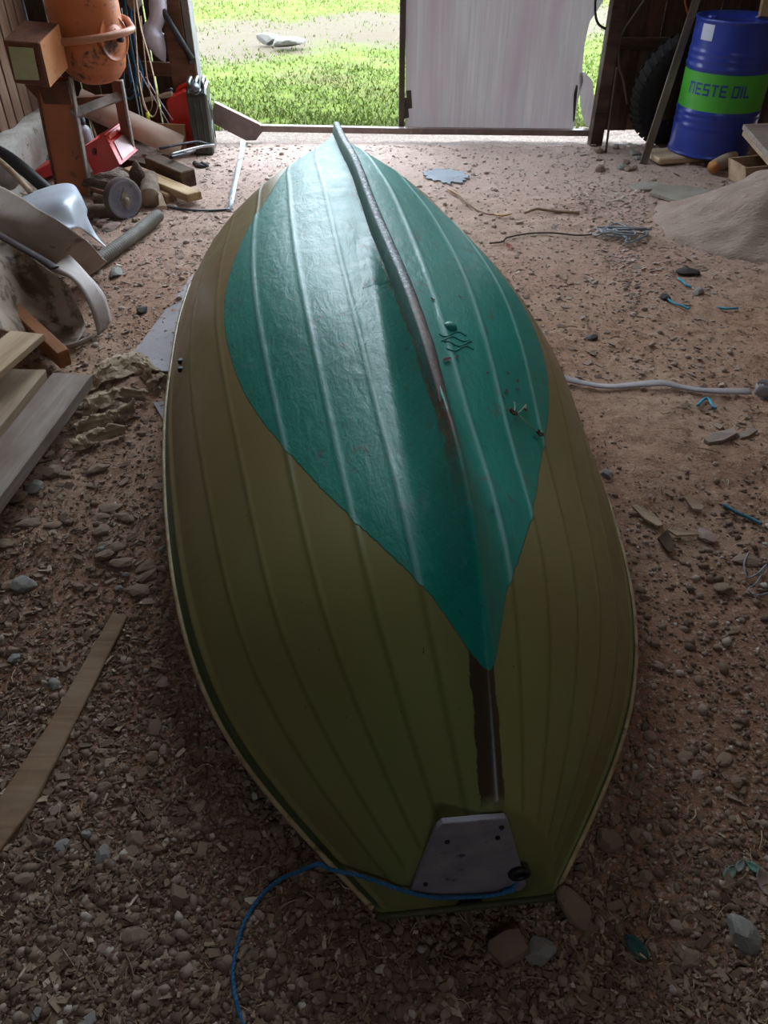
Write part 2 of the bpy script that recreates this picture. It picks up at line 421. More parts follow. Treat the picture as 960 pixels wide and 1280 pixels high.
    for px, py in ((559, 1052), (622, 1047), (532, 1105), (627, 1034)):
        mb = MB(); c = tp(px, py, .013); e = out; q = e.to_track_quat('Z', 'Y').to_matrix()
        mb.lathe([(.0045, -.002), (.0045, .002), (.003, .0035), (.001, .004)], c, M=q, n=10); build('bolt', mb, pm('old_bolt', '#3a3532', '#241f1d', scale=60, rough=.5, metal=.7), pl)
    # bung hole and ring beside the plate
    mb = MB(); c = tp(649, 1090, .015); q = out.to_track_quat('Z', 'Y').to_matrix()
    ringp = [c+q @ Vector((.017*math.cos(a), .017*math.sin(a), .004)) for a in np.linspace(0, 2*math.pi, 20, endpoint=False)]
    mb.tube(ringp, .0055, 8, closed=True); mb.lathe([(.016, 0), (.016, .002)], c, M=q, n=16)
    build('bung_ring', mb, pm('black_rubber', '#141414', '#1d1d1c', rough=.5, scale=30), root)
    return root, bvh
def hull_mat():
    t = NT('hull_paint'); co = t.coord('Object'); sep = t.node('ShaderNodeSeparateXYZ'); t.link(co, sep.inputs[0]); X, Y, Z = sep.outputs
    # painted waterline, a plane in the boat's own frame
    fc = t.node('ShaderNodeFloatCurve'); t.link(t.math('DIVIDE', Y, 3.4), fc.inputs['Value']); cv = fc.mapping.curves[0]
    pts = [(0, .45), (.19, .457), (.28, .466), (.42, .478), (.58, .466), (.73, .446), (.94, .431), (1.1, .429), (1.3, .438), (1.6, .456), (2.2, .49), (3.4, .56)]
    while len(cv.points) < len(pts): cv.points.new(.5, .5)
    for q, (a_, b_) in zip(cv.points, pts): q.location = (a_/3.4, b_)
    fc.mapping.update(); w = fc.outputs[0]
    fine = t.noise(co, 60, 2); w = t.math('ADD', w, t.math('MULTIPLY', t.math('SUBTRACT', fine, .5), .004))
    teal_m = t.step(t.math('SUBTRACT', Z, w), -.0008, .0008)
    n1 = t.noise(co, 3.5, 5); n2 = t.noise(co, 14, 6, .65, .4); nb = t.noise(t.coord('Object', (3, 1, 3)), 11, 6, .62, .5)
    teal = t.mix(t.step(n1, .35, .65), lin('#0b7a6b'), lin('#0f8577')); teal = t.mix(t.step(n2, .62, .72), teal, lin('#3d8f85'))
    # scuffed, dusty bow half: paler and greyer with scratches to dark gelcoat
    dusty = t.step(Y, 1.2, 3.2); teal = t.mix(t.math('MULTIPLY', dusty, .55), teal, lin('#3f807a'))
    worn = t.math('MULTIPLY', t.step(n2, .60, .66), t.step(n1, .48, .6)); teal = t.mix(t.math('MULTIPLY', worn, .6), teal, lin('#4b5a50'))
    scr = t.noise(t.coord('Object', (60, 4, 60)), 2.0, 4, .6, 1.5); teal = t.mix(t.math('MULTIPLY', t.step(scr, .64, .68), .7), teal, lin('#12403b'))
    scf = t.noise(t.coord('Object', (1, .5, 1)), 30, 6, .8, .3); sc2 = t.noise(co, 4.5, 3); scm = t.math('MULTIPLY', t.step(scf, .56, .62), t.step(sc2, .54, .62)); teal = t.mix(t.math('MULTIPLY', scm, .75), teal, lin('#5a5348'))
    sc3 = t.noise(t.coord('Object', (14, 40, 14)), 1.3, 5, .7, 2.2); teal = t.mix(t.math('MULTIPLY', t.step(sc3, .67, .69), .8), teal, lin('#0c2b2a'))
    st = t.attr('strake').outputs['Fac']
    teal = t.mix(t.math('MULTIPLY', t.step(st, .2, .8), t.math('ADD', t.math('MULTIPLY', dusty, .5), .3)), teal, lin('#a9cfca'))
    ol = t.mix(t.step(Y, .0, 1.5), lin('#727b49'), lin('#87714f')); ol = t.mix(t.step(n1, .4, .7), ol, lin('#787148'))
    ol = t.mix(t.math('MULTIPLY', t.step(st, .1, .9), .5), ol, lin('#4c5422'))
    ol = t.mix(t.attr('band').outputs['Fac'], ol, lin('#3b4a2c'))
    # dark grime line and spots
    sp = t.noise(co, 85, 2, .5); ol = t.mix(t.step(sp, .75, .78), ol, lin('#2a2b1c'))
    c = t.mix(teal_m, ol, teal)
    # bare brown wear over the stern end of the keel
    ax = t.math('ABSOLUTE', t.math('ADD', t.math('ADD', X, .010), t.math('MULTIPLY', t.math('SUBTRACT', t.noise(t.coord('Object', (20, 2, 20)), 2, 5, .7), .5), .02)))
    wear = t.math('MULTIPLY', t.math('SUBTRACT', 1, t.step(ax, .019, .021)), t.math('MULTIPLY', t.math('SUBTRACT', 1, teal_m), t.step(t.math('ADD', Y, t.math('MULTIPLY', n2, .06)), .015, .035)))
    wear = t.math('MULTIPLY', wear, t.math('SUBTRACT', 1, t.step(Y, .5, .52)))
    c = t.mix(wear, c, lin('#3f3426'))
    # rust and bare patches along the ridge of the teal bottom
    rn = t.noise(t.coord('Object', (1, .35, 1)), 34, 6, .75); ax2 = t.math('ADD', t.math('ABSOLUTE', t.math('ADD', X, .004)), t.math('MULTIPLY', t.math('SUBTRACT', rn, .5), .03))
    r2 = t.math('MULTIPLY', t.math('SUBTRACT', 1, t.step(ax2, .013, .016)), t.math('MULTIPLY', t.step(Y, .42, .66), teal_m)); r2 = t.math('MULTIPLY', r2, t.step(rn, .36, .50))
    c = t.mix(r2, c, t.mix(t.step(rn, .45, .6), lin('#3a2c20'), lin('#6b4630')))
    # black grime round the ring at the stern
    g1 = t.node('ShaderNodeVectorMath', operation='DISTANCE'); t.link(co, g1.inputs[0]); g1.inputs[1].default_value = (.062, -.02, .01); gm = t.step(t.math('ADD', g1.outputs['Value'], t.math('MULTIPLY', n2, .05)), .115, .06)
    c = t.mix(t.math('MULTIPLY', gm, .85), c, lin('#1a1b14')); t.base(c)
    t.set(Roughness=t.math('ADD', t.math('MULTIPLY', n2, .25), t.math('ADD', .24, t.math('MULTIPLY', teal_m, t.math('ADD', .04, t.math('MULTIPLY', dusty, .14))))))
    t.b.inputs['Specular IOR Level'].default_value = .36; t.b.inputs['Coat Weight'].default_value = .0; t.b.inputs['Coat Roughness'].default_value = .2
    hb = t.math('ADD', t.math('MULTIPLY', nb, 1.0), t.math('MULTIPLY', n2, .8)); hb = t.math('MULTIPLY', hb, t.math('ADD', .12, teal_m)); t.bump(hb, .42, .006)
    return t.m
def keel_mat():
    t = NT('keel_wear'); co = t.coord('Object'); sep = t.node('ShaderNodeSeparateXYZ'); t.link(co, sep.inputs[0]); Y = sep.outputs[1]
    n = t.noise(t.coord('Object', (1, .6, 1)), 75, 5, .75); n1 = t.noise(co, 9, 4); yy = t.math('ADD', Y, t.math('MULTIPLY', t.math('SUBTRACT', n, .5), .25))
    front = t.mix(t.step(n, .52, .6), lin('#14282b'), lin('#9aa9ac')); rust = t.mix(t.step(n, .4, .6), lin('#5f3c2b'), lin('#3a2a20'))
    tl = t.mix(t.step(n, .55, .65), lin('#0d7465'), lin('#23362c')); brown = t.mix(t.step(n, .4, .6), lin('#3d3324'), lin('#2b251b'))
    c = t.mix(t.step(yy, .24, .26), brown, tl); c = t.mix(t.step(yy, .58, .66), c, rust); c = t.mix(t.step(yy, 1.1, 1.25), c, front)
    side = t.step(t.math('ADD', t.math('ABSOLUTE', sep.outputs[0]), t.math('MULTIPLY', n1, .006)), .0135, .0150); c = t.mix(side, c, t.mix(t.step(n, .5, .6), lin('#0c5f57'), lin('#0f4a45')))
    t.base(c); t.set(Roughness=.55); t.bump(n, .6, .004); return t.m

# ------------------------------------------------------------------ the setting
XL, XR, YB, ZC = -2.36, 3.45, -3.4, 6.0
def struct(name, mb, m, parent=None, **kw):
    o = build(name, mb, m, parent, **kw)
    if parent is None: o['kind'] = 'structure'
    return o
def make_shell():
    dark = wood('dark_old_boards', '#4a382c', '#33271f', '#5d4c40')
    brown = wood('brown_boards', '#8f705a', '#705545', '#9c8470')
    red = wood('reddish_boards', '#5e3d2c', '#442a1f', '#6d5648')
    mb = MB(); y0, y1, x0, x1 = YB-.1, DY+.1, XL-.3, XR+.3
    mb.box(((x0+x1)/2, (y0+y1)/2, ZC+.05), (x1-x0, y1-y0, .1))
    struct('ceiling', mb, brown)
    def side(x, th, nm, m):
        mb = MB(); y0, y1 = YB-.1, DY+.12
        for a, b, c, d in ((y0, FILL_EAVES[0], -.2, ZC), (FILL_EAVES[1], y1, -.2, ZC), (FILL_EAVES[0], FILL_EAVES[1], -.2, FILL_EAVES[2]), (FILL_EAVES[0], FILL_EAVES[1], FILL_EAVES[3], ZC)): mb.box((x, (a+b)/2, (c+d)/2), (th, b-a, d-c))
        return struct(nm, mb, m, origin=(x, 0, 0))
    wl = side(XL-.1, .06, 'wall_left', pm('dark_backing', '#1c1613', rough=.9)); side(XR+.05, .1, 'wall_right', brown)
    mb = MB(); x0, x1 = XL-.15, XR+.15
    for a, b, c, d in ((x0, FILL_HATCH[0], -.2, ZC), (FILL_HATCH[1], x1, -.2, ZC), (FILL_HATCH[0], FILL_HATCH[1], -.2, FILL_HATCH[2]), (FILL_HATCH[0], FILL_HATCH[1], FILL_HATCH[3], ZC)): mb.box(((a+b)/2, YB-.05, (c+d)/2), (b-a, .1, d-c))
    struct('wall_back', mb, brown)
    y = 6.04; k = 0
    while y > 2.0:
        w = .135+.02*random.random()
        beam('board', (XL-.04, y-w/2, .0), (XL-.04, y-w/2, FILL_EAVES[2]), w-.022, .024, brown, wl, up=(1, 0, 0), warp=.01, bevel=.002); y -= w
        k += 1
    # whitewashed footing of the left wall
    rows = []
    for z in np.linspace(-.12, .27, 9):
        rows.append([(XL+.10+.02*float(vnoise(y*4, z*9))-.015*(z > .25), y, z+(.03*float(vnoise(y*5, 7)) if z > .1 else 0)) for y in np.linspace(2.0, 6.05, 90)])
    rows.append([(XL-.03, y, .27+.03*float(vnoise(y*5, 7))) for y in np.linspace(2.0, 6.05, 90)])
    mb = MB(); mb.grid(rows); struct('trim_1', mb, pm('whitewashed_stone', '#c9c4bd', '#a79f96', '#7f7468', scale=7, rough=.9, bump=.6, bdist=.01))
    # front wall, left of the doorway: boards with gaps of daylight
    mb = MB(); mb.box(((DX0+DX1)/2, DY+.05, (DH+ZC)/2+.02), (XR-XL, .1, ZC-DH)); wf = struct('wall_front', mb, dark, origin=((DX0+DX1)/2, DY, 0))
    x = -1.50; gaps = [.012, .006, .014, .004, .008, .006, .006]
    for i in range(8):
        w = .118+.01*random.random(); x1 = x-w
        if x1 < XL-.1: break
        beam('board', (x1+w/2, DY+.06, -.02), (x1+w/2+.0, DY+.06, ZC), w, .022, [dark, red][i % 3 == 1], wf, up=(0, 1, 0), bevel=.002); x = x1-gaps[i % 7]
    # dull sheet that backs part of those boards
    beam('rail', PY(150, 84, DY-.02), PY(246, 88, DY-.02), .085, .05, wood('rail_brown', '#6b4b38', '#4f3628', '#82624c'), wf, up=(0, 1, 0))
    beam('rail', PY(150, -95, DY-.02), PY(240, -95, DY-.02), .085, .05, wood('rail_brown', ''), wf, up=(0, 1, 0))
    # right of the doorway
    x = DX1+.03
    for i in range(15):
        w = .115+.02*random.random()
        if x > XR: break
        beam('board', (x+w/2, DY+.06, .055+.01*random.random()), (x+w/2, DY+.06, ZC), w, .022, [dark, dark, red][i % 3], wf, up=(0, 1, 0), bevel=.002); x += w+[.002, .001, .003][i % 3]
    beam('rail', (DX1+.05, DY+.005, .62), (XR, DY+.005, .62), .07, .045, dark, wf, up=(0, 1, 0))
    # door posts
    p = struct('trim_2', MB().box((-1.42, DY, 2.6), (.13, .1, 5.4)), wood('post_brown', '#6a4c38', '#4d3527', '#856650'), bevel=.004, clean=True)
    p2 = MB().box((-1.325, DY+.03, 2.6), (.05, .14, 5.4)); struct('trim_3', p2, pm('lit_edge', '#777472', '#63605e', rough=.6), bevel=.003, clean=True)  # outer side of the post, daylight on it put into the pale grey
    struct('trim_4', MB().box((1.535, DY-.10, 2.6), (.085, .11, 5.4)), wood('post_dark', '#4a3a30', '#32261f', '#6a5648'), bevel=.004, clean=True)
    struct('trim_5', MB().box(((DX0+DX1)/2, DY, DH+.04), (DX1-DX0+.2, .12, .1)), dark)

def make_ground():
    xs = np.linspace(XL-.2, XR+.2, 440); q = np.linspace(0, 1, 470)
    ys = .3+(6.62-.3)*(q*.55+q**2*.45)
    ys = np.concatenate([np.linspace(YB-.1, .28, 30), ys]); X, Y = np.meshgrid(xs, ys); Z = terrain(X, Y)
    # firm tread marks and a flat clay pan on the left
    nx = len(xs); ny = len(ys); V = np.stack([X, Y, Z], -1).reshape(-1, 3)
    ii, kk = np.meshgrid(np.arange(ny-1), np.arange(nx-1), indexing='ij')
    Fq = np.stack([ii*nx+kk, ii*nx+kk+1, (ii+1)*nx+kk+1, (ii+1)*nx+kk], -1).reshape(-1, 4)
    t = NT('barn_soil'); co = t.coord('Object'); sep = t.node('ShaderNodeSeparateXYZ'); t.link(co, sep.inputs[0]); X_, Y_, _ = sep.outputs
    a = t.noise(co, 1.3, 4); b = t.noise(co, 9, 6, .65); c_ = t.noise(co, 55, 4, .7); d_ = t.noise(co, 160, 3, .7)
    col = t.mix(t.step(a, .4, .62), lin('#a07a64'), lin('#a88a74')); col = t.mix(t.step(b, .5, .7), col, lin('#8a6953'))
    col = t.mix(t.math('MULTIPLY', t.step(Y_, 3.2, 5.5), .7), col, lin('#bfaba3'))  # pinkish gravel by the door, made paler still to stand for daylight
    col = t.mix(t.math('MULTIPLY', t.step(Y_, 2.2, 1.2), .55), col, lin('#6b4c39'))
    col = t.mix(t.step(Y_, 5.95, 6.15), col, lin('#6a5d55'))  # apron colour darkened to offset the full sky light falling there
    col = t.mix(t.step(c_, .55, .68), col, lin('#b09c8c')); col = t.mix(t.step(c_, .42, .33), col, lin('#4c3b31')); col = t.mix(t.step(d_, .62, .7), col, lin('#bfae9f'))
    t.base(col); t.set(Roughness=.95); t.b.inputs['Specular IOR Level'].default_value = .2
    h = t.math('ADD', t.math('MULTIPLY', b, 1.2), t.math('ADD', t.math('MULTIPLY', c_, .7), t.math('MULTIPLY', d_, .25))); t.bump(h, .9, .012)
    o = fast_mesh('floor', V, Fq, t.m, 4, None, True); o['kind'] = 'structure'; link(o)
    # outside: yard grass
    xs = np.linspace(-26, 26, 131); ys = 6.52+(np.linspace(0, 1, 120)**2)*60; X, Y = np.meshgrid(xs, ys); Z = -.03-.02*sm(6.3, 6.5, Y)+.06*vnoise(X*.6, Y*.6)*sm(6.4, 8, Y)
    nx, ny = len(xs), len(ys); V = np.stack([X, Y, Z], -1).reshape(-1, 3); ii, kk = np.meshgrid(np.arange(ny-1), np.arange(nx-1), indexing='ij')
    Fq = np.stack([ii*nx+kk, ii*nx+kk+1, (ii+1)*nx+kk+1, (ii+1)*nx+kk], -1).reshape(-1, 4)
    t = NT('yard_turf'); co = t.coord('Object'); a = t.noise(co, .8, 5, .6); b = t.noise(co, 6, 5, .7); dm = dirt_mask_nodes(t, co)
    col = t.mix(t.step(b, .4, .65), lin('#4b5a1c'), lin('#5b6529')); col = t.mix(t.step(a, .5, .68), col, lin('#565030')); col = t.mix(dm, col, lin('#544b3e'))
    t.base(col); t.set(Roughness=.95); t.b.inputs['Specular IOR Level'].default_value = .1; t.bump(b, .5, .03)
    o = fast_mesh('lawn', V, Fq, t.m, 4, None, True); o['kind'] = 'structure'; link(o)
    # grass blades
    n = 60000; u = rng.random(n); yy = 6.55+(u**1.6)*11; xx = (rng.random(n)-.5)*2*(1.9+(yy-6.3)*.55)-.3
    keep = (dirt_np(xx, yy) < rng.random(n)*1.2) & ((vnoise(xx*2.2, yy*2.2) > -.15) | (rng.random(n) < .35)); xx, yy = xx[keep], yy[keep]; n = len(xx)
    zz = -.05+.06*vnoise(xx*.6, yy*.6)*sm(6.4, 8, yy); h = .012+.03*rng.random(n)*(1+.5*sm(8, 6.5, yy)); a = rng.random(n)*6.28; w = .004+.004*rng.random(n)*(1+yy*.1); ln = (rng.random((n, 2))-.5)*.05
    ca_, sa_ = np.cos(a)*w, np.sin(a)*w
    V = np.stack([np.stack([xx-ca_, yy-sa_, zz], -1), np.stack([xx+ca_, yy+sa_, zz], -1), np.stack([xx+ln[:, 0], yy+ln[:, 1], zz+h], -1)], 1).reshape(-1, 3)
    Fq = np.arange(n*3).reshape(-1, 3)
    t = NT('grass_blades'); f = t.attr('tint').outputs['Fac']; t.base(t.ramp(f, [(0, lin('#4a5f16')), (.55, lin('#5a6c20')), (1, lin('#6b6a34'))])); t.set(Roughness=.7)
    o = fast_mesh('grass', V, Fq, t.m, 3, {'tint': np.repeat(rng.random(n), 3)}); link(o); tag(o, 'short bright green grass growing in the yard outside the doorway', 'grass', kind='stuff')
DIRT = []
def dirt_np(x, y):
    m = 0*x
    for cx, cy, rx, ry in DIRT: m = np.maximum(m, 1.1-np.hypot((x-cx)/rx, (y-cy)/ry)+.5*vnoise(x*1.3, y*1.3))
    return np.clip(m*2, 0, 1)
def dirt_mask_nodes(t, co):
    acc = None; ns = t.math('MULTIPLY', t.math('SUBTRACT', t.noise(co, 1.4, 5, .65), .5), 1.1)
    for cx, cy, rx, ry in DIRT:
        m = t.node('ShaderNodeMapping'); m.inputs['Location'].default_value = (-cx/rx, -cy/ry, 0); m.inputs['Scale'].default_value = (1/rx, 1/ry, 0); t.link(co, m.inputs[0])
        v = t.node('ShaderNodeVectorMath', operation='LENGTH'); t.link(m.outputs[0], v.inputs[0])
        s_ = t.step(t.math('ADD', v.outputs['Value'], ns), 1.15, .75); acc = s_ if acc is None else t.math('MAXIMUM', acc, s_)
    return acc
for (px, py, rx, ry) in ((300, 45, 1.25, 1.6), (470, 32, 1.3, 1.3), (700, 20, 2.0, 1.5), (280, -20, 2.5, 1.2)):
    g = G(px, py, -.03); DIRT.append((g.x, g.y, rx, ry))

def make_scatter():
    """gravel, chips and straw too many to count"""
    V0, F0 = ico(1); F0 = np.array(F0)
    def tintmat(name, stops, rough=.9, sp=.3):
        t = NT(name); f = t.attr('tint').outputs['Fac']; n = t.noise(t.coord('Object'), 90, 4, .7)
        sp_ = t.node('ShaderNodeSeparateXYZ'); t.link(t.coord('Object'), sp_.inputs[0]); dust = t.math('MULTIPLY', t.step(sp_.outputs[1], 1.6, 4.6), .62)  # pieces paler with distance: colour makes up for their backlit shade
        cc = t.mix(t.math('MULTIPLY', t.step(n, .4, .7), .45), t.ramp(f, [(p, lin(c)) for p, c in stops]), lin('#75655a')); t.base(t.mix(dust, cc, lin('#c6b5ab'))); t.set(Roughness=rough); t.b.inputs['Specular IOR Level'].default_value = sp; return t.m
    def spots(n, pw, y0=.4, y1=6.0):
        u = rng.random(n); y = (y0**(-pw)+u*(y1**(-pw)-y0**(-pw)))**(-1/pw)
        x = (rng.random(n)*2-1)*(.45+.57*y); x = np.where(x < XL+.1, -x*.5, x); x = np.where(x > XR-.05, x*.5, x); return x, y
    # pebbles
    x, y = spots(42000, .35); keep = ~boat_inside(x, y, -.04)
    dens = .5+1.1*vnoise(x*1.7+11, y*1.7)+.35*sm(1.5, .7, y)+.3*sm(.2, -.4, x)*sm(3, 1, y)-.35*sm(.3, 1, x)*sm(1.2, 2, y)*sm(4.2, 3, y)-.45*sm(.25, .5, x)*sm(1.6, 1.0, y)
    keep &= rng.random(len(x)) < dens+.12; x, y = x[keep], y[keep]; n = len(x)
    s = (.0026+.0032*rng.random(n)+.009*rng.random(n)**10)*(.85+.10*y)
    V, Fq = stones_mesh(x, y, terrain(x, y)+s*.2, s*(1+.6*rng.random(n)), s*(.8+.5*rng.random(n)), s*(.5+.4*rng.random(n)), rng.random(n)*6.28, rng.random(n)*.8, V0, F0, .45)
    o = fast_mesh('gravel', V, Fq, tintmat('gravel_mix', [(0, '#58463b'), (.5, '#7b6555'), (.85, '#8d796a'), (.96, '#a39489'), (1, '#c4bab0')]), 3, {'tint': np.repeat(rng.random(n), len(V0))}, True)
    link(o); tag(o, 'loose gravel and small stones strewn over the earth floor', 'gravel', kind='stuff')
    # wood chips and bark flakes: bent wafers
    x, y = spots(42000, .2); keep = ~boat_inside(x, y, -.03)
    dens = .42+1.3*vnoise(x*1.3+70, y*1.3+3)+.45*sm(-.3, -.9, x)+.2*sm(4, 5, y)-.25*sm(.3, .8, x)*sm(4.4, 3.4, y)-.2*sm(.25, .5, x)*sm(2.2, 1.2, y)
    keep &= rng.random(len(x)) < dens; x, y = x[keep], y[keep]; n = len(x)
    L = (.006+.011*rng.random(n)+.026*rng.random(n)**8)*(.9+.07*y); Wd = L*(.22+.5*rng.random(n)); H = L*.06+.0008
    a = rng.random(n)*6.28; tl = (rng.random(n)-.5)*1.0; ptc = (rng.random(n)-.5)*.7
    C8 = np.array([(-1, -1, 0), (1, -.7, 0), (.8, 1, 0), (-.9, .8, 0), (-1, -1, 1), (1, -.7, 1), (.8, 1, 1), (-.9, .8, 1)], float)
    P = (C8[None]+(rng.random((n, 8, 3))-.5)*np.array([.35, .5, .0]))*np.stack([L/2, Wd/2, H], -1)[:, None]
    z1 = P[..., 1]*np.sin(tl)[:, None]+P[..., 2]; y1 = P[..., 1]*np.cos(tl)[:, None]
    x2 = P[..., 0]*np.cos(ptc)[:, None]-z1*np.sin(ptc)[:, None]; z2 = P[..., 0]*np.sin(ptc)[:, None]+z1*np.cos(ptc)[:, None]
    c, s_ = np.cos(a)[:, None], np.sin(a)[:, None]
    V = np.stack([x2*c-y1*s_+x[:, None], x2*s_+y1*c+y[:, None], z2+terrain(x, y)[:, None]+.0035], -1).reshape(-1, 3)
    Q = np.array([(3, 2, 1, 0), (4, 5, 6, 7), (0, 1, 5, 4), (1, 2, 6, 5), (2, 3, 7, 6), (3, 0, 4, 7)]); Fq = (Q[None]+(np.arange(n)*8)[:, None, None]).reshape(-1, 4)
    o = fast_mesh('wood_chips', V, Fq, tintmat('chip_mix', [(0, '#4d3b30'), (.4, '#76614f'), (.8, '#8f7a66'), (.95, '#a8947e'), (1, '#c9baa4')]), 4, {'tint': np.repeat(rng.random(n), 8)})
    link(o); tag(o, 'wood chips and bark flakes littering the earth floor', 'wood chips', kind='stuff')
    # straw and twigs
    x, y = spots(2600, .5); keep = ~boat_inside(x, y, -.02) & (rng.random(len(x)) < .55+1.2*vnoise(x*1.3+70, y*1.3+3)+.3*sm(0, -.8, x)); x, y = x[keep], y[keep]; n = len(x)
    L = (.015+.045*rng.random(n)**2)*(.8+.12*y); a = rng.random(n)*6.28; w = (.0007+.0009*rng.random(n))*(.7+.3*y); bend = (rng.random(n)-.5)*L*.5
    V = []; z = terrain(x, y)+.006
    for k, f in enumerate((-.5, -.17, .17, .5)):
        cx = x+np.cos(a)*L*f-np.sin(a)*bend*(1-4*f*f); cy = y+np.sin(a)*L*f+np.cos(a)*bend*(1-4*f*f); cz = z+.004*(1-4*f*f)
        V += [np.stack([cx-np.sin(a)*w, cy+np.cos(a)*w, cz], -1), np.stack([cx+np.sin(a)*w, cy-np.cos(a)*w, cz], -1), np.stack([cx, cy, cz+w*1.6], -1)]
    V = np.stack(V, 1).reshape(-1, 3); Q = []
    for k in range(3):
        for j in range(3): Q.append((k*3+j, k*3+(j+1) % 3, k*3+3+(j+1) % 3, k*3+3+j))
    Fq = (np.array(Q)[None]+(np.arange(n)*12)[:, None, None]).reshape(-1, 4)
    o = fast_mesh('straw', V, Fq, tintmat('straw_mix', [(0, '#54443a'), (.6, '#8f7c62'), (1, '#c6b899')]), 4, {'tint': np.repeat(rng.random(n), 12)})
    link(o); tag(o, 'dry straw and thin twigs lying about the floor', 'straw', kind='stuff')

def make_door():
    """half closed door leaf of thin pale sheeting, and the threshold bar"""
    yy = DY+.09
    root = empty('door_leaf', PY(600, 161, yy), 'pale ribbed sheet door leaf closing the right half of the doorway', 'door')
    t = NT('pale_sheeting'); co = t.coord('Object', (1, 1, .03)); f = t.noise(co, 60, 3, .6); f2 = t.noise(t.coord('Object', (.5, 1, .05)), 14, 4)
    col = t.mix(t.step(f, .35, .65), lin('#b0abaa'), lin('#a29d9c')); col = t.mix(t.step(f2, .4, .7), col, lin('#a3999b'))
    t.base(col); t.set(Roughness=.6); t.bump(f, .3, .003)
    tr = t.node('ShaderNodeBsdfTranslucent'); t.link(col, tr.inputs[0]); mx = t.node('ShaderNodeMixShader'); mx.inputs[0].default_value = .5
    t.link(t.b.outputs[0], mx.inputs[1]); t.link(tr.outputs[0], mx.inputs[2]); t.link(mx.outputs[0], t.n['Material Output'].inputs[0])
    top = 5.15
    def up(px, py): p = PY(px, py, yy); return Vector((p.x, yy, top))
    prof = [(161, 717), (128, 722), (102, 729), (82, 728), (54, 731), (27, 737), (14, 746), (-4, 757)]
    rows = [[PY(507, y, yy), PY(x, y, yy)] for y, x in prof]; rows.append([Vector((rows[-1][0].x, yy, top)), Vector((rows[-1][1].x+.03, yy, top))])
    build('sheet', MB().grid(rows, thick=.006, smooth=False), t.m, root)
    build('torn_flap', MB().grid([[PY(a_, y, yy+.015), PY(b_, y, yy+.015)] for y, a_, b_ in ((90, 724, 731), (102, 724, 741), (130, 725, 743), (145, 728, 742), (158, 732, 741))], thick=.005, smooth=False), t.m, root)
    dk = pm('dark_frame', '#4b4038', '#39302b', rough=.6)
    a = PY(501.5, 161, yy); build('stile', MB().box((a.x, yy-.01, (a.z+top)/2), (.042, .05, top-a.z)), dk, root, bevel=.003, clean=True)
    tp = pm('dark_tape', '#4a4540', '#37332f', rough=.7)
    for q in (((508, 113), (514, 113), (515.5, 135), (510, 136)), ((504.5, 122), (509, 122), (511.5, 147), (505.5, 148))):
        mb = MB(); mb.prism([PY(x, y, yy-.002) for x, y in q], (0, -.003, 0)); build('tape', mb, tp, root, clean=True)
    mb = MB(); mb.prism([PY(x, y, yy-.004) for x, y in ((716, 152), (717, 118), (720, 106), (722, 107), (720, 128), (718, 150))], (0, -.01, 0)); build('handle', mb, dk, root, clean=True)
    # bar across the threshold, with its cranked left end
    bz = pm('bar_brown', '#7e6b66', '#6b5953', '#8f8079', scale=9, rough=.45, bump=.1)
    r2 = empty('threshold_bar', PY(500, 168, DY-.02), 'brown metal bar lying across the doorway threshold, cranked at its left end', 'bar')
    y0 = DY-.02; mb = MB(); mb.prism([PY(x, y, y0) for x, y in ((324, 157), (500, 160.5), (738, 163), (738, 170.5), (500, 168), (322, 165))], (0, .05, 0)); build('rail', mb, bz, r2, clean=True, bevel=.003)
    mb = MB(); mb.prism([PY(x, y, y0-.005) for x, y in ((268, 128), (325, 156), (328, 165), (320, 175.5), (308, 176), (296, 170), (262, 152))], (0, .05, 0)); build('end_plate', mb, bz, r2, clean=True, bevel=.003)

make_ground(); make_shell(); make_door()
BOAT, BVH = make_boat()
make_scatter()

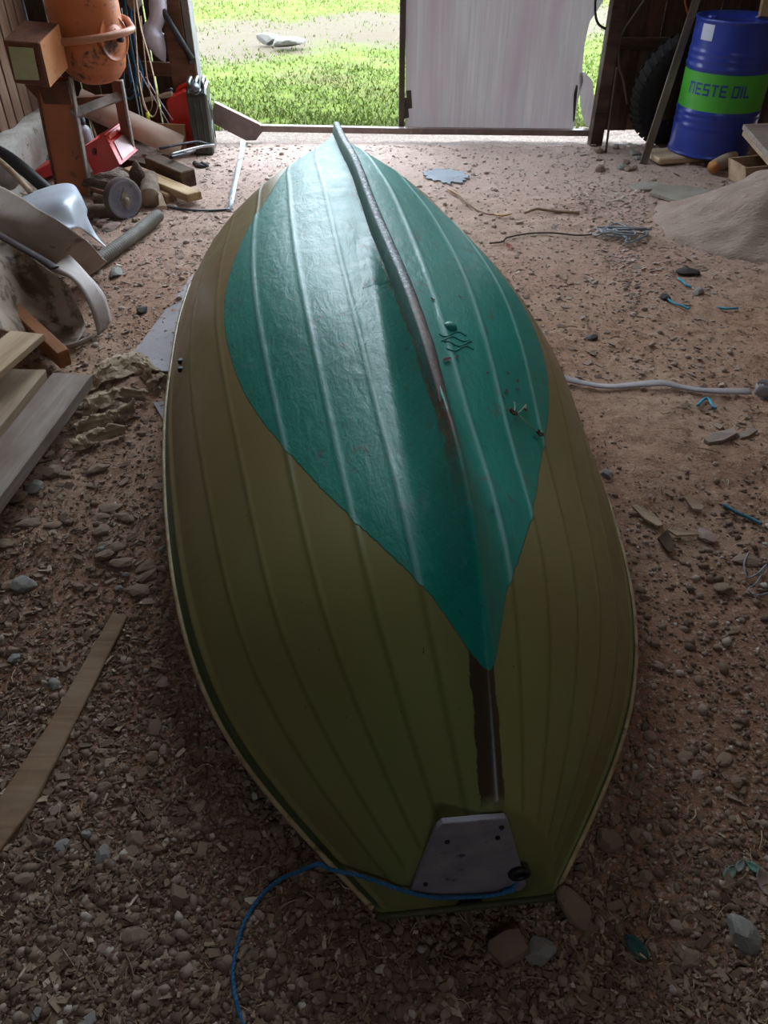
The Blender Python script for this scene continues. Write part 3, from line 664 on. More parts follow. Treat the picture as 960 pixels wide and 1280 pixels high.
# ------------------------------------------------------------------ things on the left
def mean(ps):
    c = Vector((0, 0, 0))
    for p in ps: c += Vector(p)
    return c/len(ps)
def tilt_box(name, B, A, C, D, m, parent, th=.006, openat='top'):
    """open crate from the top corner B with edges to A, C and down to D"""
    a, c, d = A-B, C-B, D-B; mb = MB(); n = lambda v: v.normalized()*th
    def slab(o, u, v, w): mb.add([o, o+u, o+u+v, o+v, o+w, o+u+w, o+u+v+w, o+v+w], [[0, 3, 2, 1], [4, 5, 6, 7], [0, 1, 5, 4], [1, 2, 6, 5], [2, 3, 7, 6], [3, 0, 4, 7]])
    slab(B, a, d, n(c)); slab(B+c-n(c), a, d, n(c)); slab(B, c, d, n(a)); slab(B+a-n(a), c, d, n(a)); slab(B+d-n(d), a, c, n(d))
    return build(name, mb, m, parent, clean=False)
def make_mixer():
    orange = pm('mixer_orange', '#c4703f', '#b5653c', '#4a3128', scale=4, rough=.45, bump=.2, wear=.66)
    rusty = pm('mixer_rust', '#7a4a30', '#4f3226', '#2d201b', scale=9, rough=.7)
    grey = pm('mixer_grey', '#9a8f86', '#7f756d', '#5d4b3f', scale=12, rough=.6)
    root = empty('cement_mixer', T(96, 243), 'orange rusty cement mixer standing against the left wall', 'cement mixer')
    Yd = 5.05
    c = PY(112, 50, Yd)
    lo = PY(112, 110, Yd-.12).z
    prof = [(.0, lo), (.08, lo+.008), (.13, lo+.03), (.17, lo+.08), (.188, lo+.16), (.195, lo+.26), (.197, lo+.38), (.19, lo+.50), (.165, lo+.62), (.13, lo+.74), (.125, lo+.76), (.115, lo+.75), (.15, lo+.6), (.16, lo+.45)]
    mb = MB(); mb.lathe(prof, (c.x, c.y, 0), n=40, caps=False); build('drum', mb, orange, root)
    nrm = Vector((.90, -.43, .0)).normalized(); q = nrm.to_track_quat('Z', 'Y').to_matrix(); pc = Vector((c.x, c.y, c.z+.02))+nrm*.184
    mb = MB(); mb.lathe([(.0, -.03), (.112, -.03), (.113, .002), (.106, .004), (.104, .001), (.07, .003), (.066, .012), (.045, .014), (.042, .024), (.0, .025)], pc, M=q, n=32, caps=False); cv = build('bearing_plate', mb, orange, root)
    mb = MB(); mb.lathe([(.018, .03), (.018, .055), (.0, .055)], pc, M=q, n=12, caps=False); build('hub_bolt', mb, pm('old_bolt', ''), cv)
    for k in range(5):
        a = k*1.257+.3; mb = MB(); mb.lathe([(.006, .0), (.006, .020), (.0, .021)], pc+q @ Vector((.042*math.cos(a), .042*math.sin(a), 0)), M=q, n=8, caps=False); build('bolt', mb, rusty, cv)
    # tubular yoke round the drum
    zr = PY(120, 50, Yd-.2).z
    pts = [Vector((c.x+.245*math.cos(a), c.y+.235*math.sin(a), zr+.02*math.cos(a))) for a in np.linspace(R(190), R(372), 22)]
    pts += [Vector((c.x+.20, c.y+.12, zr+.05)), Vector((c.x+.13, c.y+.2, zr+.06))]
    mb = MB(); mb.tube(pts, .019, 12); build('yoke', mb, pm('yoke_paint', '#b87e5e', '#a06a4c', '#7c5b47', scale=10, rough=.45), root)
    # motor box
    f = [PY(3, 50, 4.60), PY(48, 54, 4.58), PY(61, 110, 4.58), PY(18, 104, 4.60)]; d = PY(66, 29, 4.84)-f[1]+Vector((.03, 0, 0))
    mb = MB(); mb.prism(f, d); bx = build('motor_box', mb, rusty, root, clean=True, bevel=.004)
    s_ = [f[1]+d*.03, f[1]+d*.97, f[2]+d*.97, f[2]+d*.03]; nn = (f[2]-f[1]).cross(d).normalized(); nn = nn if nn.x > 0 else -nn
    mb = MB(); mb.prism([p+nn*.003 for p in s_], nn*.002); build('side_panel', mb, pm('panel_orange', '#cf8a5c', '#d99a6c', '#a3623d', scale=6, rough=.4), bx, clean=True)
    n2 = Vector((0, -1, 0)); g = [PY(11, 58, 4.59), PY(42, 60, 4.575), PY(50, 100, 4.575), PY(20, 99, 4.59)]
    mb = MB(); mb.prism([p+n2*.006 for p in g], n2*.003); build('rating_plate', mb, pm('pale_plate', '#b5b78c', '#a8a67e', '#7d6a4a', scale=10, rough=.6, wear=.2), bx, clean=True)
    # frame: wide pressed-steel front leg with turned edges
    top = PY(66, 96, 4.93); bot = T(96, 246, -.01); bot.y = 4.9
    beam('leg', bot, top, .185, .012, pm('leg_orange', '#b0683e', '#a05c36', '#6b4530', scale=5, rough=.5), root, up=(.25, -1, 0))
    r = Vector((.093, .02, 0)); beam('leg_edge', bot+r, top+r, .012, .05, grey, root, up=(0, -1, 0)); beam('leg_edge', bot-r, top-r, .012, .05, rusty, root, up=(0, -1, 0))
    mb = MB(); mb.prism([PY(30, 106, 4.9), PY(84, 100, 4.9), PY(90, 131, 4.9), PY(52, 130, 4.9)], (0, .06, 0)); build('bracket', mb, rusty, root, clean=True, bevel=.003)
    beam('brace', PY(90, 143, 4.92), PY(152, 119, 5.22), .05, .03, grey, root, up=(0, -1, .3))
    e = T(160, 196); e.y = 5.32; beam('leg', PY(163, 190, 5.3), PY(146, 100, 5.2), .065, .03, pm('leg_red', '#8a4a34', '#6d3a2a', '#4d2c22', rough=.6), root, up=(0, -1, 0))
    beam('leg_edge', PY(168, 192, 5.27), PY(152, 100, 5.18), .014, .03, grey, root, up=(0, -1, 0))
    beam('crossbar', PY(60, 128, 5.35), PY(150, 122, 5.35), .05, .04, rusty, root, up=(0, 0, 1))
    # transport wheel and axle
    wc = T(157, 274); wc = Vector((wc.x, wc.y+.03, wc.z+.105)); nrm = Vector((.74, -.67, .05)).normalized(); q = nrm.to_track_quat('Z', 'Y').to_matrix()
    w0 = build('wheel', MB().lathe([(.0, -.02), (.085, -.02), (.105, -.018), (.112, -.008), (.112, .012), (.105, .022), (.088, .022), (.084, .012), (.05, .01), (.045, .018), (.0, .018)], wc, M=q, n=36, caps=False), pm('wheel_grey', '#8d8b96', '#77747c', '#57504c', scale=9, rough=.6), root)
    build('tread', MB().lathe([(.104, -.024), (.114, -.018), (.117, .0), (.114, .016), (.105, .023)], wc, M=q, n=36, caps=False), pm('tread_brown', '#5c4f46', '#453a33', rough=.9), w0)
    mb = MB(); mb.prism([wc+q @ Vector(p) for p in ((0, .055, .02), (.035, 0, .02), (0, -.055, .02), (-.035, 0, .02))], nrm*.008); mb.lathe([(.014, .02), (.014, .045), (0, .046)], wc, M=q, n=10, caps=False); build('hub', mb, pm('hub_pale', '#aaa59c', '#7a6a56', scale=20), w0)
    mb = MB(); mb.tube([wc-nrm*.01, wc-nrm*.34], .014, 10); build('axle', mb, rusty, root)

def slab_thing(name, pts, th, m, label, cat, group=None, bevel=.002):
    mb = MB(); mb.prism(pts, (0, 0, -th)); return tag(build(name, mb, m, clean=True, bevel=bevel), label, cat, group)
def tube_thing(name, pts, r, m, label, cat, n=8, sm_=6, flat=None, group=None, closed=False):
    mb = MB(); mb.tube(catmull(pts, sm_) if sm_ else pts, r, n, flat=flat, closed=closed); return tag(build(name, mb, m), label, cat, group)
def blob(name, c, r, m, label, cat, group=None, sub=3, smooth=None, seed=0, amp=.18, rot=0, sink=.25):
    V, Fa = ico(sub); V = V.copy(); k = 1+amp*(2*vnoise(V[:, 0]*1.6+seed, V[:, 1]*1.6+V[:, 2]*1.3+seed*.7)+.8*vnoise(V[:, 0]*4+seed, V[:, 2]*4+V[:, 1]*2)); V *= k[:, None]
    # a few flat facets
    rr = random.Random(seed)
    for _ in range(12 if cat in ('stone', 'rock') else 5):
        n_ = np.array([rr.gauss(0, 1) for _ in range(3)]); n_ /= np.linalg.norm(n_); dd = V @ n_; lim = (.58+.2*rr.random()) if cat in ('stone', 'rock') else .8; V -= np.outer(np.maximum(dd-lim, 0), n_)
    V *= np.array(r); a = rot; V = V @ np.array([[math.cos(a), math.sin(a), 0], [-math.sin(a), math.cos(a), 0], [0, 0, 1]])
    V += np.array(c)+np.array([0, 0, r[2]*(1-2*sink)]); mb = MB(); mb.add(V, Fa, cat not in ('stone', 'rock', 'clod')); o = build(name, mb, m)
    return tag(o, label, cat, group)

def make_left():
    # lumber stack
    grey = wood('grey_plank', '#a1958b', '#8b7f77', '#7b6a60'); pale = wood('pale_plank', '#c2a88a', '#ad9377', '#d0ba9c'); tan = wood('tan_plank', '#a8927b', '#8d7761', '#b8a48c'); rb = wood('redbrown_timber', '#8e5c3c', '#75492f', '#9c6b49')
    hz = .115
    a0 = (G(70, 456, hz)+G(114, 466, hz))/2; a1 = (G(-60, 622, hz)+G(-60, 706, hz))/2
    dr = (G(-60, 700, hz)-G(115, 467, hz)).normalized(); a0 = G(115, 467, hz); per = Vector((dr.y, -dr.x, 0)); per = per if per.x < 0 else -per
    up = Vector((0, 0, 1)); w = .15
    tag(beam('plank', a0+per*w/2-up*.024, a0+per*w/2-up*.024+dr*1.35, w, .048, grey, warp=.004, bevel=.004, ends=.01), 'thick grey weathered plank, nearest the boat in the left lumber stack', 'plank')
    h2 = .15; b0 = G(62, 459, h2); w = .14; q0 = G(64, 462, h2)
    tag(beam('plank', q0+per*w/2-up*.02+Vector((-.02, .0, 0)), q0+per*w/2-up*.02+dr*1.2, w, .038, tan, warp=.004, bevel=.003, ends=.01), 'tan plank with dark knots beside the thick grey plank', 'plank')
    h3 = .245; q0 = G(55, 417, h3); d3 = (G(-70, 525, h3)-q0).normalized(); p3 = Vector((d3.y, -d3.x, 0)); p3 = p3 if p3.x < 0 else -p3; w = .135
    tag(beam('plank', q0+p3*w/2-up*.012, q0+p3*w/2-up*.012+d3*1.0, w, .024, pale, bevel=.002, ends=.004), 'pale clean board on top of the left lumber stack', 'plank')
    s0 = G(-30, 345, .2); s1 = G(81, 449, .07)
    tag(beam('timber', s0, s1, .05, .075, rb, bevel=.003), 'red-brown squared timber sticking out under the pale board', 'timber')
    s0 = G(-60, 520, .03); tag(beam('timber', G(40, 500, .03), G(-70, 420, .03), .05, .07, rb), 'dark timber lying crosswise at the bottom of the lumber stack', 'timber')
    # tarpaulins
    tp = pm('tarp_grey', '#b3aaa3', '#9a8d82', '#6e5d4e', scale=4, rough=.55, bump=.2, wear=.5)
    def rows(L): return [[G(*p) for p in r] for r in L]
    mb = MB(); mb.grid(patch(rows([[(-40, 212, .40), (40, 256, .42), (95, 290, .36), (134, 326, .06)], [(-40, 250, .38), (30, 284, .36), (88, 306, .28), (128, 331, .04)], [(-40, 280, .30), (25, 304, .26), (72, 328, .18), (112, 342, .02)], [(-40, 300, .1), (20, 322, .1), (66, 340, .06), (100, 350, .01)]]), 8, 8, .012, 8, 3), thick=.004)
    tag(build('tarpaulin', mb, tp), 'stiff grey tarpaulin fold, upper one in the heap left of the boat', 'tarpaulin')
    mb = MB(); mb.grid(patch(rows([[(-40, 272, .34), (20, 308, .32), (60, 336, .27), (84, 356, .2)], [(-40, 318, .40), (20, 340, .24), (62, 366, .15), (98, 384, .10)], [(-40, 362, .40), (14, 380, .20), (62, 402, .06), (108, 408, .03)], [(-40, 402, .36), (24, 420, .15), (62, 434, .03), (96, 429, .02)], ]), 8, 8, .012, 7, 13), thick=.004)
    tag(build('tarpaulin', mb, pm('tarp_tan', '#b0a090', '#94816d', '#665543', scale=3.2, rough=.55, bump=.2, wear=.8)), 'hollow brownish stiff tarpaulin, lower one in the heap', 'tarpaulin')
    mb = MB(); mb.grid(patch(rows([[(64, 337, .275), (85, 319, .27)], [(92, 352, .23), (106, 341, .21)], [(113, 388, .12), (129, 370, .12)], [(122, 419, .01), (138, 401, .01)]]), 4, 6, .003, 12, 5), thick=.008)
    tag(build('tarpaulin_edge', mb, pm('edge_pink', '#ada09a', '#9a8a84', '#7d6c62', scale=8, rough=.6)), 'bent pinkish grey edge strip with a split, lying against the lower tarpaulin', 'strip')
    mb = MB(); mb.grid(patch(rows([[(50, 428, .06), (80, 431, .05), (116, 418, .03)], [(52, 433, .02), (84, 437, .012), (118, 421, .01)]]), 5, 3, .003, 20, 5), thick=.003)
    tag(build('torn_sheet', mb, pm('white_scrap', '#c9c2bd', '#a89d94', rough=.6)), 'torn whitish sheet edge under the hollow tarpaulin', 'sheet')
    mb = MB(); mb.tube(catmull([G(-30, 277, .37), G(20, 306, .34), G(52, 324, .31), G(69, 335, .295)], 5), .02, 8, flat=.28); tag(build('strap', mb, pm('dark_maroon', '#35242a', '#261a1f', rough=.5)), 'dark maroon strap running between the two tarpaulins', 'strap')
    mb = MB(); mb.grid(patch(rows([[(20, 250, .24), (62, 234, .27), (92, 232, .27), (108, 262, .12)], [(44, 262, .32), (80, 250, .36), (101, 252, .27), (111, 288, .04)], [(80, 288, .28), (97, 285, .24), (108, 292, .12), (140, 315, .005)]]), 8, 8, .005, 9, 8), thick=.004)
    tag(build('plastic_sheet', mb, pm('blue_white_plastic', '#c3cbd8', '#b3bccb', rough=.35, bump=.05)), 'smooth bluish white plastic sheet behind the grey tarpaulin', 'plastic sheet')
    # corrugated hose
    p0, p1 = T(112, 345), T(199, 279); n = 130; pts = []; rr = []
    for i in range(n):
        f = i/(n-1); pts.append(p0.lerp(p1, f)+Vector((0, 0, .042))+Vector((.015, .01, 0))*math.sin(f*3)); rr.append(.033+.0035*math.sin(i*math.pi*.66))
    mb = MB(); mb.tube(pts, rr, 14); tag(build('corrugated_hose', mb, pm('hose_grey', '#8c8880', '#77726a', '#585048', scale=14, rough=.6)), 'grey corrugated drain hose lying beside the tarpaulins', 'hose')
    # black pipe and stick behind
    tube_thing('black_pipe', [G(-30, 176, .35), G(12, 198, .3), G(62, 240, .12)], .036, pm('black_pipe', '#2a2a2e', '#1e1e22', rough=.5), 'thick black plastic pipe by the whitewashed footing', 'pipe', n=14)
    tube_thing('wooden_stick', [G(-20, 185, .4), G(14, 214, .33), G(38, 240, .27)], .016, tan, 'short brown stick leaning on the black pipe', 'stick')
    blob('sack', G(4, 226, .12), (.13, .1, .12), pm('sack_white', '#bab5b2', '#8f8983', rough=.7), 'small dirty white sack at the far left under the tarpaulin', 'sack', seed=4)
    # crates
    red = pm('crate_red', '#d02a20', '#bd231b', '#8c1a15', scale=6, rough=.35, bump=.05, wear=.2)
    r1 = empty('red_crate', T(150, 226), 'red plastic crate with a white label, tipped behind the mixer leg', 'crate')
    B, A, C, D = PY(131, 168, 5.12), PY(102, 185, 5.25), PY(153, 151, 5.38), PY(151, 209, 4.98)
    D = B+(D-B)*.95; tilt_box('body', B, A, C, D, red, r1)
    n = (C-B).cross(D-B).normalized(); n = n if n.y < 0 else -n; a, c = C-B, D-B
    mb = MB(); mb.prism([B+a*u+c*v+n*.004 for u, v in ((.2, .34), (.86, .34), (.86, .92), (.2, .92))], n*.002); build('label', mb, pm('label_white', '#e3c9cc', '#d4b5b8', rough=.6), r1, clean=True)
    for u0 in (.08, .55):
        mb = MB(); mb.prism([B+a*u+c*v+n*.003 for u, v in ((u0, .1), (u0+.34, .1), (u0+.34, .22), (u0, .22))], n*.005); build('rib_panel', mb, pm('crate_light', '#e0766c', '#d65a50', rough=.4), r1, clean=True)
    for v in (.02, .28, .97):
        mb = MB(); mb.prism([B+a*u+c*(v+w_)+n*.001 for u, w_ in ((0, 0), (1, 0), (1, .035), (0, .035))], n*.008); build('rim', mb, red, r1, clean=True)
    n3 = (A-B).cross(D-B).normalized(); n3 = n3 if n3.y < 0 else -n3
    mb = MB(); pc = B+(A-B)*.62+(D-B)*.28; mb.lathe([(.0, 0), (.02, 0), (.02, .006), (.012, .008), (0, .008)], pc+n3*.001, M=n3.to_track_quat('Z', 'Y').to_matrix(), n=12, caps=False); build('catch', mb, pm('catch_grey', '#6d5a58', '#4a3a38'), r1)
    mb = MB(); mb.prism([PY(42, 214, 5.15), PY(70, 200, 5.15), PY(72, 216, 5.15), PY(50, 226, 5.15)], (0, .2, 0)); tag(build('red_box', mb, red, clean=True, bevel=.004), 'low red plastic box peeking out left of the mixer leg', 'box')
    blob('bucket_lid', PY(58, 212, 5.5), (.09, .08, .07), pm('lid_dark', '#3b3e44', '#2b2d31', rough=.4, bump=.05), 'dark rounded lid behind the low red box', 'lid', amp=.03, seed=2)
    # bottles and a blue-handled tool behind the crate
    for k, (px, py, h, lab) in enumerate(((101, 190, .13, 'white plastic bottle standing behind the red crate, left one'), (110, 184, .15, 'grey capped plastic bottle behind the red crate, right one'))):
        c = PY(px, py, 5.45); rt = empty('plastic_bottle', c, lab, 'bottle', 'bottles behind the red crate')
        build('body', MB().lathe([(.0, 0), (.04, 0), (.043, .01), (.043, h*.7), (.03, h*.85), (.018, h*.9), (.018, h)], c, n=16, caps=False), pm('bottle_white', '#c9c6cf', '#b3b0ba', rough=.3), rt)
        build('cap', MB().lathe([(.022, h*.93), (.022, h+.03), (0, h+.03)], c, n=12, caps=False), pm('cap_dark', '#3a3c44', rough=.4), rt)
    rt = empty('hand_tool', PY(122, 178, 5.5), 'hand tool with a blue handle leaning on the wall behind the crate', 'tool')
    build('handle', MB().tube([PY(103, 122, 5.7), PY(112, 148, 5.6)], .012, 10), pm('handle_blue', '#2b5ca8', '#234c8c', rough=.4), rt); build('shaft', MB().tube([PY(112, 148, 5.6), PY(123, 178, 5.5)], .008, 8), pm('shaft_tan', '#a58a70', rough=.5), rt)
    # tan tube and plywood
    mb = MB(); p0, p1 = PY(98, 126, 5.62), PY(226, 184, 5.72); ax = (p1-p0).normalized(); mb.lathe([(.0, 0), (.078, 0), (.078, (p1-p0).length), (.07, (p1-p0).length), (.07, .02), (0, .02)], p0, M=ax.to_track_quat('Z', 'Y').to_matrix(), n=28, caps=False)
    tag(build('cardboard_tube', mb, pm('tube_tan', '#c2ab9c', '#b09684', '#8d7261', scale=4, rough=.7)), 'long pinkish tan tube lying on a slope behind the red crate', 'tube')
    mb = MB(); mb.prism([PY(192, 154, 5.85), PY(231, 156, 5.85), PY(233, 190, 5.80), PY(196, 190, 5.80)], (0, .014, 0)); tag(build('plywood_piece', mb, wood('plywood', '#b08d6c', '#9c7a5a', '#c3a584'), clean=True), 'small upright plywood piece in front of the red canister', 'board')
    # timbers and logs
    dk = wood('dark_beam', '#4c3a2c', '#352820', '#66523f'); yl = wood('yellow_plank', '#a98b66', '#84684a', '#c4ab88')
    tag(beam('timber', PY(190, 204, 5.22), PY(236, 224, 4.95), .11, .10, dk, bevel=.006, ends=.01), 'short dark hewn block on top of the timber pile', 'timber')
    tag(beam('timber', PY(162, 212, 5.12), PY(243, 246, 4.72), .10, .045, yl, bevel=.004, ends=.02), 'yellowish split plank below the dark hewn block', 'timber')
    tag(beam('timber', PY(160, 228, 5.02), PY(216, 249, 4.78), .09, .07, wood('beam_yellow', '#8a6b49', '#6b5038', '#a58663'), bevel=.01, ends=.01), 'short brown beam lowest in the timber pile', 'timber')
    tag(beam('timber', PY(150, 200, 5.4), PY(228, 218, 5.2), .08, .06, dk), 'dark timber at the back of the pile', 'timber')
    for px, py, r, d, lab in ((190, 254, .058, (-.2, .9, .05), 'round cut log end beside the mixer wheel'), (120, 250, .035, (.9, .05, 0), 'thin log lying behind the mixer wheel'), (112, 268, .04, (.9, .1, 0), 'thicker log lying below the thin log by the wheel')):
        c = T(px, py+6); c.z += r; ax = Vector(d).normalized(); rt = empty('log', c, lab, 'log'); q = ax.to_track_quat('Z', 'Y').to_matrix(); L = .3 if r > .05 else .17
        build('bark', MB().lathe([(r, 0), (r*1.03, L*.3), (r*.98, L*.6), (r, L)], c, M=q, n=18, caps=False), pm('bark_brown', '#7d6b5a', '#5b4a3c', '#41352b', scale=14, rough=.9, bump=.8, bdist=.01), rt)
        [build('cut_face', MB().lathe([(r*.97, h0), (r*.97, h0+.006)], c, M=q, n=18), pm('cut_wood', '#a08a70', '#85705a', scale=18), rt) for h0 in (-.002, L-.004)]
    blob('stump', PY(138, 236, 4.95), (.14, .10, .075), pm('stump_grey', '#8f8073', '#6d5f53', '#4b4038', scale=7, stretch=(1, 1, 4), rough=.9, bump=1, bdist=.02), 'gnarled grey stump wedged under the red crate', 'stump', amp=.35, seed=9, sub=4)
    blob('bark_lump', PY(177, 240, 4.9), (.055, .05, .12), pm('bark_dark', '#5e4d3f', '#40342b', scale=10, stretch=(1, 1, .4), rough=.95, bump=1, bdist=.02), 'upright shaggy piece of bark right of the mixer wheel', 'bark', amp=.25, seed=12)
    slab_thing('wood_wedge', [PY(198, 243, 4.7), PY(203, 246, 4.72), PY(209, 262, 4.62), PY(200, 262, 4.62)], -.02, wood('tan_plank', ''), 'thin split wedge of wood at the foot of the timber pile', 'wedge')
    # bow frame and rod on the timbers
    bk = pm('black_steel', '#26262a', '#3d3d42', '#8d8d92', scale=20, rough=.35, metal=.6)
    rt = empty('hand_saw_frame', PY(230, 188, 5.2), 'black steel saw frame lying on top of the dark block', 'saw')
    z = .17; build('frame', MB().tube(catmull([G(199, 186, z), G(222, 181, z+.01), G(246, 177, z+.01), G(258, 180, z), G(268, 181, z)], 4), .014, 8, flat=.5), bk, rt)
    build('grip', MB().tube(catmull([G(268, 182, z), G(254, 183, z), G(232, 188, z), G(214, 193, z)], 4), .008, 8), pm('pale_steel', '#c9c9cc', '#a5a5a8', metal=.4, rough=.4), rt)
    tube_thing('steel_rod', [G(213, 197, .16), G(232, 192, .15), G(243, 187, .14)], .011, bk, 'short black steel rod beside the saw frame', 'rod')
    for k in range(5):
        p = T(244+k*3.2, 206+((k*7) % 5)); blob('scrap_lump', p, (.025+.006*(k % 3), .02, .018), pm('scrap_dark', '#33292a', '#241d1e', rough=.6), ('leftmost', 'second', 'middle', 'fourth', 'rightmost')[k]+' of five dark scrap lumps in front of the jerrycan', 'scrap', 'dark scrap lumps by the canister', sub=2, amp=.4, seed=20+k)
    # canisters
    make_canisters()
    # hanging things on the front wall
    yb = DY-.03
    tube_thing('white_bag', [PY(196, -40, yb), PY(197, -8, yb-.02), PY(197, 20, yb-.03), PY(191, 40, yb-.04), PY(198, 60, yb-.03), PY(206, 77, yb-.02)], np.interp(np.linspace(0, 1, 31), [0, .3, .5, .62, .85, 1], [.05, .06, .05, .078, .045, .006]), pm('bag_white', '#d6d2de', '#c3bfce', scale=10, rough=.5, bump=.6), 'crumpled white plastic bag hanging on the boards beside the doorway', 'bag', n=14, sm_=6)
    tube_thing('dark_pole', [PY(199, 6, yb-.05), PY(240, 74, yb-.03)], .022, pm('black_pipe', ''), 'thick dark pole slanting across the boards behind the white bag', 'pole', sm_=0, n=12)
    hs = [('#2f6c9c', 'blue', .008, [(160, -30), (164, 20), (170, 62), (178, 92), (175, 118), (166, 112), (160, 80)]), ('#1d2a33', 'black', .013, [(150, -20), (158, 40), (168, 88), (164, 112), (152, 108), (150, 70)]),
          ('#26586b', 'dark teal', .007, [(156, 0), (163, 50), (171, 100), (165, 122), (156, 116), (154, 60)]), ('#9ab8cc', 'pale blue', .004, [(152, 10), (158, 60), (172, 130), (180, 178)])]
    for k, (colr, nm, r, pt) in enumerate(hs):
        tube_thing('hanging_cord', [PY(x, y, yb-.12-.04*k) for x, y in pt], r, pm('cord_'+nm.replace(' ', '_'), colr, rough=.45), nm+' cord hanging in loops behind the mixer', 'cord', group='cords hanging on the front wall')
    tube_thing('strap_loop', [PY(x, y, yb-.35) for x, y in ((166, -20), (170, 50), (174, 100), (182, 134), (191, 146), (197, 132), (194, 105), (186, 70), (175, 30), (168, -20))], .013, pm('strap_beige', '#b39c82', '#9c866d', rough=.7), 'beige webbing strap hanging in a long loop', 'strap', flat=.3, sm_=7)
    tube_thing('strap_loop', [PY(x, y, yb-.30) for x, y in ((176, 20), (183, 90), (190, 128), (185, 140), (178, 126), (176, 90))], .011, pm('strap_brown', '#94775c', '#7d634b', rough=.7), 'brown webbing strap hanging inside the beige loop', 'strap', flat=.3, sm_=7)
    for k, pt in enumerate((((174, 88), (190, 118), (212, 156)), ((182, 96), (200, 126), (216, 150)))):
        tube_thing('string', [PY(x, y, yb-.2) for x, y in pt], .004, pm('string_white', '#c3bdd0', rough=.6), ('left' if k == 0 else 'right')+' thin white string stretched down behind the straps', 'string', group='white strings behind the straps')
    tube_thing('yellow_tie', [PY(184, 140, yb-.36), PY(186, 150, yb-.37)], .012, pm('yellow_green', '#cfe03a', rough=.5), 'bright yellow-green tie at the bottom of the strap loop', 'tie', sm_=0)
    blob('work_glove', PY(168, 6, yb-.15), (.06, .05, .09), pm('glove_tan', '#8d8176', '#5c534c', scale=14, rough=.8), 'tan and grey work glove hanging above the cords', 'glove', amp=.4, seed=5)
    tag(beam('branch', PY(178, 126, yb-.1), PY(216, 117, yb-.1), .035, .03, wood('tan_plank', ''), bevel=.008, warp=.1, seg=4), 'pale rough branch lying across behind the canisters', 'branch')
    # ground things
    slab_thing('ground_sheet', [T(240, 343, .008), T(164, 443, .008), T(178, 462, .008), T(300, 470, .008), T(330, 350, .008)], .006, pm('lilac_board', '#9d9598', '#8c8487', '#7a7072', scale=5, rough=.7), 'flat lilac-grey sheet of board lying partly under the boat', 'sheet')
    slab_thing('ground_sheet', [T(191, 503, .008), T(213, 499, .008), T(262, 500, .008), T(262, 532, .008), T(208, 532, .008)], .006, pm('lilac_board', ''), 'smaller scrap of lilac-grey board nearer the camera beside the boat', 'sheet')
    bk_ = pm('bark_tan', '#a08c72', '#87745c', '#5a4b3b', scale=6, rough=.85, bump=.6, bdist=.01)
    fl = [([(108, 476), (128, 452), (168, 440), (200, 462)], [(112, 490), (140, 476), (170, 468), (188, 480)], 'topmost crumpled tan bark sheet beside the grey plank'),
          ([(104, 500), (130, 488), (160, 484), (186, 492)], [(106, 520), (132, 510), (158, 502), (184, 502)], 'second crumpled bark sheet below the topmost one'),
          ([(90, 530), (120, 518), (150, 510), (172, 500)], [(96, 546), (124, 536), (146, 528), (168, 516)], 'third crumpled bark sheet, left edge under the grey plank'),
          ([(84, 552), (112, 540), (136, 532), (160, 535)], [(94, 566), (116, 558), (140, 548), (158, 544)], 'lowest crumpled bark sheet nearest the camera'),
          ([(184, 478), (196, 472), (204, 468), (214, 476)], [(186, 490), (198, 484), (206, 480), (214, 484)], 'small curled bark flake against the lilac board')]
    for k, (r0, r1_, lab) in enumerate(fl):
        A_ = [T(x, y, .02+.03*((i+k) % 2)) for i, (x, y) in enumerate(r0)]; Bz = [T(x, y, .008+.015*((i) % 2)) for i, (x, y) in enumerate(r1_)]; M_ = [(a+b)/2+Vector((0, 0, .022)) for a, b in zip(A_, Bz)]
        mb = MB(); mb.grid(patch([A_, M_, (M_[0:0]+[(m_+b_)/2+Vector((0, 0, -.006)) for m_, b_ in zip(M_, Bz)]), Bz], 9, 6, .02, 55, 31+k), thick=.0025, smooth=False); tag(build('bark_sheet', mb, bk_), lab, 'bark', 'crumpled bark sheets beside the lumber')
    # half buried board at bottom left
    bp = wood('earthy_board', '#8a7058', '#755d48', '#97806a'); c = [T(x, y, .012) for x, y in ((160, 768), (140, 765), (60, 905), (-30, 1040), (-10, 1075), (40, 1010), (95, 900))]
    slab_thing('buried_board', c, .02, bp, 'long thin board half buried in the earth at lower left', 'board', bevel=.003)
    # frayed strap and dark strip on the floor near the canisters
    mb = MB(); mb.grid([[T(x-3, y, .006), T(x+3.5, y+1, .006)] for x, y in ((304, 176), (302, 190), (298, 208), (293, 230), (289, 250), (286, 263))], thick=.003); tag(build('frayed_tape', mb, pm('tape_pale', '#aab4b8', '#8f999e', scale=16, rough=.5)), 'pale frayed tape stretched on the ground towards the doorway', 'tape')
    tube_thing('rubber_strip', [T(209, 258, .01), T(232, 262, .01), T(262, 263, .008), T(287, 261, .01)], .011, pm('black_steel', ''), 'black and white strip lying at the end of the frayed tape', 'strip', flat=.5)

